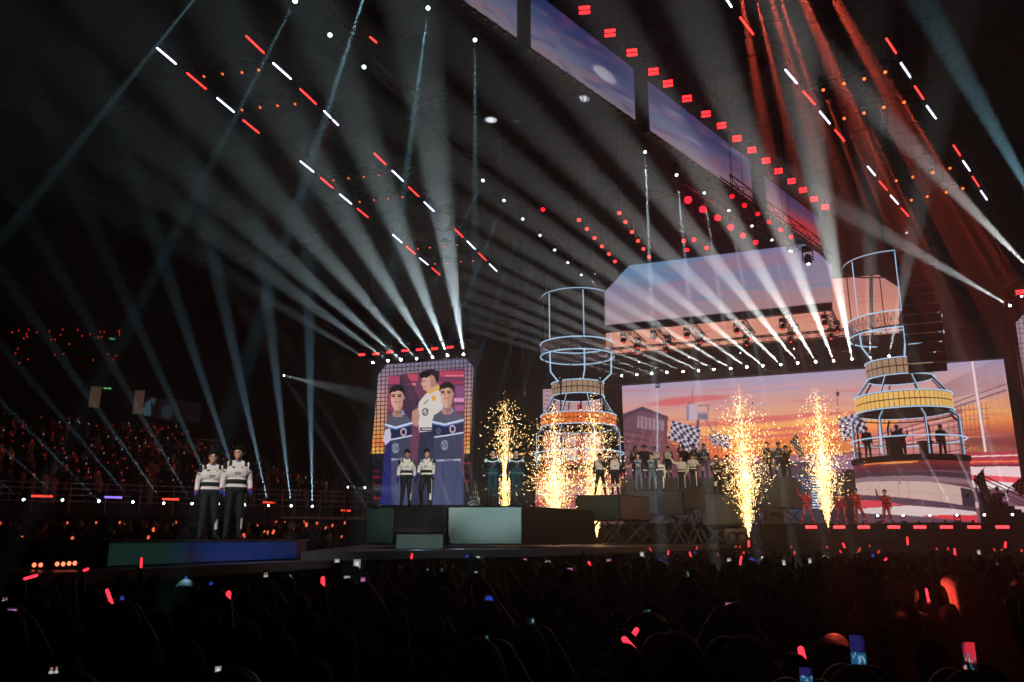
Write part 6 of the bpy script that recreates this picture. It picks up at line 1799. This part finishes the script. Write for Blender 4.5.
def phone(p, w, h, style, label, group=None, yaw=0.0, tilt=.15):
    root = empty('phone', p, label, 'phone', group); root.rotation_euler = (-tilt, 0, yaw)
    mb = MB(); mb.box((0, 0, 0), (w / 2 + .004, 0, 0), (0, .004, 0), (0, 0, h / 2 + .005)); mb.build('body', BLACK, root)
    c = Canvas(0, 0, 10, 10, 6); rg = random.Random(int(p.x * 977 + p.y * 331))
    if style == 'figs':
        c.a[:] = (8, 8, 12)
        for x in (3.2, 6.6): c.poly([(x - 1.2, 10), (x - 1.4, 4.5), (x, 3.4), (x + 1.4, 4.5), (x + 1.2, 10)], (206, 196, 190)); c.oval(x, 2.6, .8, 1.1, (180, 130, 110)); c.rect(x - 1.3, 6.2, x + 1.3, 7.2, (24, 30, 40))
    elif style == 'blue': c.a[:] = (8, 12, 26); c.oval(5, 5, 3.6, 3, (44, 70, 190), 1, .6); c.rect(3, 6, 7, 9, (120, 130, 220))
    elif style == 'stage':
        c.a[:] = (10, 14, 40); c.oval(3, 2.6, 5, 2.5, (44, 40, 110), .8, .6); c.rect(0, 5.4, 10, 8.4, (40, 90, 130)); 
        for _ in range(14): x, y = rg.uniform(.5, 9.5), rg.uniform(4.6, 8); c.rect(x, y, x + .5, y + 1, (150, 200, 230))
        c.rect(0, 8.4, 10, 10, (10, 12, 18))
    elif style == 'redstage':
        c.a[:] = (22, 14, 24); c.oval(7, 2.5, 4, 3, (226, 50, 66), 1, .6)
        for _ in range(22): x, y = rg.uniform(.5, 9), rg.uniform(3.6, 9.4); c.rect(x, y, x + .8, y + 1, rg.choice([(220, 120, 80), (90, 170, 210), (230, 210, 200), (60, 120, 160)]))
    elif style == 'pink': c.a[:] = (60, 30, 56); c.rect(1, 2, 9, 8, (196, 120, 180)); c.oval(5, 8, 2, 2, (30, 20, 40))
    elif style == 'teal':
        c.a[:] = (8, 14, 18)
        for _ in range(9): x, y = rg.uniform(1, 8), rg.uniform(1, 8); c.rect(x, y, x + 1.6, y + 1.4, rg.choice([(90, 170, 160), (60, 90, 110), (130, 160, 170)]))
    else: c.a[:] = (150, 150, 150); c.oval(5, 5, 3, 3, (235, 228, 220))
    def p3(u, v): return Vector(((u - .5) * w, -.0055, (.5 - v) * h))
    led_surface('screen', c, p3, lambda u, v: (u * 10, v * 10), 16, 24, .9, root)
    return root
def elev(py): return (341 - py) / F * math.cos(PITCH) + math.sin(PITCH)
PHONES = [(5, 601, 7, 9, 'figs'), (12, 612, 9, 8, 'pink'), (122, 600, 4, 10, 'blue'), (186, 579, 3, 8, 'blue'), (54, 672, 13, 13, 'figs'), (266, 576, 6, 10, 'figs'), (211, 585, 4, 8, 'blue'),
          (218, 670, 6, 7, 'white'), (337, 562, 5, 6, 'white'), (347, 579, 6, 6, 'white'), (357, 564, 7, 9, 'white'), (363, 581, 5, 9, 'pink'), (428, 571, 3, 6, 'teal'), (442, 571, 3, 7, 'teal'),
          (467, 557, 4, 5, 'blue'), (478, 558, 4, 4, 'white'), (489, 600, 9, 10, 'blue'), (476, 574, 3, 5, 'white'), (525, 560, 4, 4, 'pink'), (548, 562, 8, 5, 'figs'), (570, 570, 6, 5, 'pink'),
          (531, 623, 8, 10, 'teal'), (487, 639, 5, 7, 'teal'), (609, 561, 5, 5, 'pink'), (642, 555, 4, 6, 'white'), (660, 561, 5, 4, 'blue'), (687, 575, 4, 10, 'teal'), (729, 561, 4, 5, 'white'),
          (752, 560, 6, 5, 'blue'), (784, 564, 3, 8, 'white'), (647, 613, 8, 8, 'teal'), (730, 605, 10, 6, 'pink'), (671, 634, 8, 5, 'blue'), (737, 638, 8, 4, 'blue'), (858, 652, 14, 32, 'stage'),
          (969, 658, 13, 30, 'redstage'), (806, 676, 12, 16, 'stage'), (810, 562, 3, 7, 'white'), (873, 556, 3, 5, 'blue'), (997, 565, 3, 5, 'teal'), (979, 553, 3, 6, 'white'), (695, 553, 3, 4, 'blue')]
bigname = {(858, 652): 'tall phone near the bottom right filming the blue-lit stage', (969, 658): 'phone at the lower right whose screen shows a red-lit stage', (806, 676): 'phone cut off by the bottom edge beside a red light stick',
           (54, 672): 'phone at the lower left showing two white-jacketed figures', (489, 600): 'phone with a blue violet screen below the middle platforms', (730, 605): 'phone held sideways with a pink screen in the dark audience',
           (531, 623): 'phone with a dim teal and blue screen in the middle of the audience', (647, 613): 'phone with green teal screen in the dark audience', (266, 576): 'phone showing two pale figures below the blue stage front',
           (5, 601): 'phone at the left edge showing two pale figures', (12, 612): 'pink-lit phone at the left edge', (487, 639): 'small pale teal phone screen low in the middle of the audience', (218, 670): 'small white-blue phone screen near the bottom left'}
for x, y, w, h, st in PHONES:
    near = y > 640
    zp = 1.86 if not near else 1.88
    if h > 25: t = .0; 
    t = (2.3 - zp) / -elev(y)
    t = min(t, 30)
    p = at_t(x, y, t)
    W, Hh = w * t / F, h * t / F
    k = max(W, Hh) / .165
    if k > 1.35: W, Hh = W / k * 1.35, Hh / k * 1.35
    yaw = math.atan2(-p.x, p.y) * .9 + random.uniform(-.1, .1)
    lab = bigname.get((x, y)) or 'small %s phone screen held up in the floor audience' % {'figs': 'bright', 'blue': 'blue', 'white': 'white', 'pink': 'pink', 'teal': 'teal', 'stage': 'stage-blue', 'redstage': 'red'}[st]
    ph = phone(p, W, Hh, st, lab, None if (x, y) in bigname else 'small %s phone screens in the audience' % st, yaw)
    me, hm, hands = fan_proto('up')
    mid = (hands[0] + hands[1]) / 2
    sc = (p.z - Hh * .5) / (mid.z + .02)
    rz = math.pi + yaw
    off = Matrix.Rotation(rz, 4, 'Z') @ (mid * sc)
    fan('up', Vector((p.x - off.x, p.y - off.y + .03, 0)), rz, sc)
def light_stick(p, d, L, r, label, group=None, s=3.0, rgb=(255, 42, 60), watts=0):
    root = empty('light_stick', p, label, 'light stick', group); d = d.normalized()
    mb = MB(); mb.tube(-d * L * .45, Vector((0, 0, 0)), r * .62, r * .7, 8); mb.build('handle', BLACK, root)
    mb = MB(); mb.tube(Vector((0, 0, 0)), d * L * .9, r, r, 10); mb.ball(d * L * .92, r, 8, 6); mb.build('glow_tube', mat('stick_%d_%.1f' % (rgb[1], s), (60, 20, 20), .4, emit=rgb, strength=s), root)
    if watts:
        l = bpy.data.lights.new('glow', 'POINT'); l.energy = watts; l.color = (1, .12, .08); l.shadow_soft_size = .05; link('glow', l, root).location = d * L * .5 - Vector((0, .0, 0))
    return root
STICKS = [(24, 579, 1.0, .3, 13), (112, 604, -.55, 1, 16), (141, 568, -.1, 1, 10), (228, 599, .0, 1, 6), (323, 586, -.1, 1, 8), (411, 559, .2, 1, 5), (632, 637, .75, 1, 9), (634, 650, -.9, 1, 15), (740, 565, .25, 1, 9),
          (691, 557, -.2, 1, 5), (749, 547, .05, 1, 6), (804, 662, -.15, 1, 13), (884, 561, .6, .5, 4), (908, 545, .05, 1, 9), (668, 555, .2, 1, 4), (590, 566, -.3, 1, 4), (83, 571, .9, .4, 5), (955, 555, .1, 1, 6), (1005, 548, .3, 1, 6), (845, 548, -.3, 1, 5)]
sname = {0: 'red light stick held almost flat at the far left', 1: 'slanted bright red light stick below the small stage', 2: 'upright red light stick in front of the small stage front', 6: 'short red light stick above the broad one low in the audience',
         7: 'broad red light stick glowing low in the middle of the audience', 8: 'leaning red light stick below the first tall fountain', 11: 'red light stick at the bottom beside a cut-off phone'}
for i, (x, y, dx, dz, L) in enumerate(STICKS):
    zp = 1.84; t = min((2.3 - zp) / -elev(y), 34); p = at_t(x, y, t)
    Lm = min(L * t / F, .34); rr = max(.012, Lm * .11)
    d = Vector((dx, .1, dz))
    light_stick(p, d, Lm, rr if L > 8 else rr * 1.6, sname.get(i) or 'small red light stick held up in the distant floor audience', None if i in sname else 'small red light sticks in the audience', 2.6, watts=.03 if t < 8 else 0)
    me, hm, hands = fan_proto('one'); h = hands[0]; sc = (p.z - Lm * .2) / h.z; off = Matrix.Rotation(math.pi, 4, 'Z') @ (h * sc)
    fan('one', Vector((p.x - off.x, p.y - off.y, 0)), math.pi, sc)
# woman in a pale scarf lit red, right of centre
p = ground(957, 620, 9.6, 0)
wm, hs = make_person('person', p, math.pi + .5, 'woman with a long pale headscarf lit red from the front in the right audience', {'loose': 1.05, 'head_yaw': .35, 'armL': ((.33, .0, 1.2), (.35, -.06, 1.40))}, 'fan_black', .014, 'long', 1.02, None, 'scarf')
taken.append((p.x, p.y))
hw = world_hand(wm, hs[1])
light_stick(hw + Vector((0, 0, .03)), Vector((-.1, -.05, 1)), .16, .013, 'added red light stick that lights the scarfed woman from the side', None, 3.0, watts=9)  # stick added to carry the lamp that reddens the scarf
p = ground(978, 625, 10.4, 0); make_person('person', p, math.pi - .3, 'person with shoulder edge lit orange beside the scarfed woman', {'loose': 1.1, 'head_yaw': -.4}, 'fan_grey', .018, 'tail', .95); taken.append((p.x, p.y))

def blocked(x, y):
    q = Vector((x, y, 0))
    if (q - L0).dot(BN) < 1.3 and (q - L0).dot(BN) > -5.2 and -2.6 < (q - L0).dot(BD) < (R0 - L0).length + 1.2: return True
    n = len(wpts); ins = False
    for i in range(n):
        (xa, ya), (xb, yb) = wpts[i], wpts[(i + 1) % n]
        ex = 1.06
        xa, ya, xb, yb = c_[0] + (xa - c_[0]) * ex, c_[1] + (ya - c_[1]) * ex, c_[0] + (xb - c_[0]) * ex, c_[1] + (yb - c_[1]) * ex
        if (ya > y) != (yb > y) and x < (xb - xa) * (y - ya) / (yb - ya) + xa: ins = not ins
    if ins: return True
    return (q - (pf + NS * 1.6)).dot(NS) < 0 and (q - fl).dot(ES) > -1.0
c_ = (sum(p[0] for p in wpts) / len(wpts), sum(p[1] for p in wpts) / len(wpts))
cand = []
yy = 3.6
while yy < 46:
    w = .655 * yy + .6; xx = -w
    while xx < w:
        x, y = xx + random.uniform(-.12, .12), yy + random.uniform(-.16, .16)
        if not blocked(x, y) and not (5.2 < y < 9.9 and abs(x - .538 * y) < .42) and all((x - a) ** 2 + (y - b) ** 2 > .2 for a, b in taken[-0:] if abs(y - b) < .6):
            cand.append((x, y))
        xx += .6 + .01 * yy
    yy += .72
cand.sort(key=lambda c: c[1])
kinds = ['down', 'left', 'lean', 'down', 'lean', 'left', 'one', 'down', 'wave', 'down', 'lean', 'left', 'up']
k = 0
while NF[0] < 298 and k < len(cand):
    x, y = cand[k]; k += 1
    kd = kinds[(k * 7) % len(kinds)]
    if y < 7 and kd in ('one', 'wave', 'up'): kd = 'down'
    fan(kd, Vector((x, y, 0)), math.pi + math.atan2(-x, y) * .6 + random.uniform(-.25, .25), random.uniform(.88, .97))
rest = cand[k:]
left_bank = [c for c in rest if c[0] < -2.5 and 21 < c[1] < 41 and c[0] < -.2 * c[1]]
lb = set(left_bank); rest = [c for c in rest if c not in lb]
def blob_crowd(name, spots, label, mats, weights, arm=.25, seat=False):
    mb = MB(); rg = random.Random(5)
    for x, y, z, fx, fy in spots:
        mb.cur = rg.choices(range(len(mats)), weights)[0]
        s = rg.uniform(.9, 1.05); b = (x, y, z)
        if seat: prof = [(.0, .35), (.2, .38), (.23, .6), (.2, .85), (.1, 1.0), (.06, 1.05)]
        else: prof = [(.16, 0), (.17, .7), (.16, .95), (.2, 1.2), (.21, 1.38), (.1, 1.46), (.06, 1.52)]
        mb.lathe([(r * s, h * s) for r, h in prof], b, 8)
        hz = (1.2 if seat else 1.63) * s
        if rg.random() < arm:
            sx = rg.choice((-1, 1)); a = Vector((x + .2 * sx, y, z + hz - .28)); m = a + Vector((.07 * sx + fx * .1, fy * .15, .24)); mb.tube(a, m, .05, .04, 6); mb.tube(m, m + Vector((-.05 * sx + fx * .08, fy * .1, .24)), .04, .03, 6)
        mb.cur = rg.choices((0, len(mats) - 1), (.6, .4))[0]
        mb.ball((x, y, z + hz), .105 * s, 8, 6, (1, 1.05, 1.25))
    o = mb.build(name, mats, smooth=True)
    return tag(o, label, 'crowd', kind='stuff')
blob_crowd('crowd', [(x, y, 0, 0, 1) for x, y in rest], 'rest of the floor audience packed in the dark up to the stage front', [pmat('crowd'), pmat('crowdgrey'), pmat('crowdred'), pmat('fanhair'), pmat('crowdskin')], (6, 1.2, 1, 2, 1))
bx = [min(c[0] for c in left_bank) - 1, 21 - .6, 41]
mb = MB(); mb.prism([(bx[0], 20.6), (-4.3, 20.6), (-8.4, 41.4), (bx[0], 41.4)], 0, .95); tag(mb.build('floor_riser', SKIRT), kind='structure')
blob_crowd('crowd', [(x, y, .95 + max(0, y - 27) * .02, 0, 1) for x, y in left_bank if x < -4.6 - (y - 20.6) * .2], 'audience on the low riser behind the small stage', [mat('bank_dark', (20, 16, 18), .9), mat('bank_grey', (96, 84, 84), .9), mat('bank_wine', (90, 40, 36), .9), mat('bank_face', (150, 104, 84), .8)], (6, 1, 1, 1.5), .4)
seats = []
rg = random.Random(12)
for r in range(ROWS):
    n = int((tier_len(r) - .6) / .56)
    for i in range(n):
        if rg.random() < .1: continue
        q = g0 + GB * (.95 * r + .5) + GD * (.4 + i * .56 + rg.uniform(-.08, .08)); seats.append((q.x, q.y, 4.15 + .37 * r - (.0 if rg.random() < .55 else .12), -GB.x, -GB.y))
blob_crowd('crowd', seats, 'audience filling the raked seats of the left grandstand', [mat('fan_dark', (26, 22, 24), .9), mat('fan_wine', (120, 52, 52), .9), mat('fan_grey', (150, 140, 146), .9), mat('fan_blue', (70, 78, 112), .9), mat('fan_face', (180, 128, 106), .8)], (7, 2.0, 1.0, .8, .8), .4, seat=False)
def specks(label, pts, s, rgb, r):
    mb = MB()
    for p in pts: mb.tube(p, Vector(p) + Vector((random.uniform(-.05, .05), 0, r * 3.2)), r, r, 5)
    tag(mb.build('light_sticks', mat('speck_%d_%.1f' % (rgb[1], s), (60, 20, 20), .5, emit=rgb, strength=s)), label, 'light sticks', kind='stuff')
pick = [Vector((x, y, z + 1.45)) - GB * .3 for x, y, z, _, _ in seats]
random.shuffle(pick)
specks('tiny red light sticks sprinkled over the grandstand audience', pick[:120], .5, (255, 56, 40), .03)
specks('tiny pale phone glints in the grandstand audience', pick[260:300], .45, (200, 196, 210), .028)
up = [on_wall(random.uniform(0, 125), 330 + random.random() ** 2 * 40, 2 + random.random()) for _ in range(34)]
ubz = on_plane(75, 379, bb - GB * 3, -GB).z
up = [p for p in up if p.z > ubz + .4]
mb = MB(); a, b = bb - GB * 3.0, bb - GB * 3.0 + GD * (GL * .5)
mb.prism([(a.x, a.y), (b.x, b.y), (b.x + GB.x * 3, b.y + GB.y * 3), (a.x + GB.x * 3, a.y + GB.y * 3)], ubz, ubz + .35); tag(mb.build('upper_balcony_slab', mat('concrete_dark', (30, 29, 30), .9)), kind='structure')
specks('few red light sticks in the dark upper balcony at far left', up, .7, (255, 50, 40), .035)
far_left = [Vector((x, y - .25, .95 + max(0, y - 27) * .02 + random.uniform(1.0, 1.75))) for x, y in left_bank]
random.shuffle(far_left)
specks('orange red glows among the floor audience behind the small stage', far_left[:110], 1.0, (255, 110, 70), .035)
nearst = [Vector((x, y, 1.6 + random.uniform(0, .25))) for x, y in rest if x > 3 and y > 24]
random.shuffle(nearst)
specks('tiny red light sticks in the crowd below the stage front', nearst[:28], .8, (255, 70, 60), .03)
# orange footlights on the walkway end at left
for i, (x, y) in enumerate(((34, 565), (40.5, 565), (57, 564), (63, 564), (69, 563.5), (74.6, 563.2))):
    t = 12.6; p = at_t(x, y, t)
    root = empty('footlight', p, '%s small orange footlight from the left on the walkway end' % ORD[i], 'stage light', 'orange footlights at the walkway end')
    mb = MB(); mb.box((0, .04, 0), (.045, 0, 0), (0, .035, 0), (0, 0, .028)); mb.box((0, .05, -.06), (.02, 0, 0), (0, .02, 0), (0, 0, .05)); mb.build('housing', BLACK, root)
    mb = MB(); mb.lathe([(0, 0), (.03, .004), (.036, -.006)], n=10, axis=(0, -1, 0)); mb.build('lens', mat('foot_orange', (40, 16, 10), .5, emit=(255, 120, 84), strength=2.4), root)
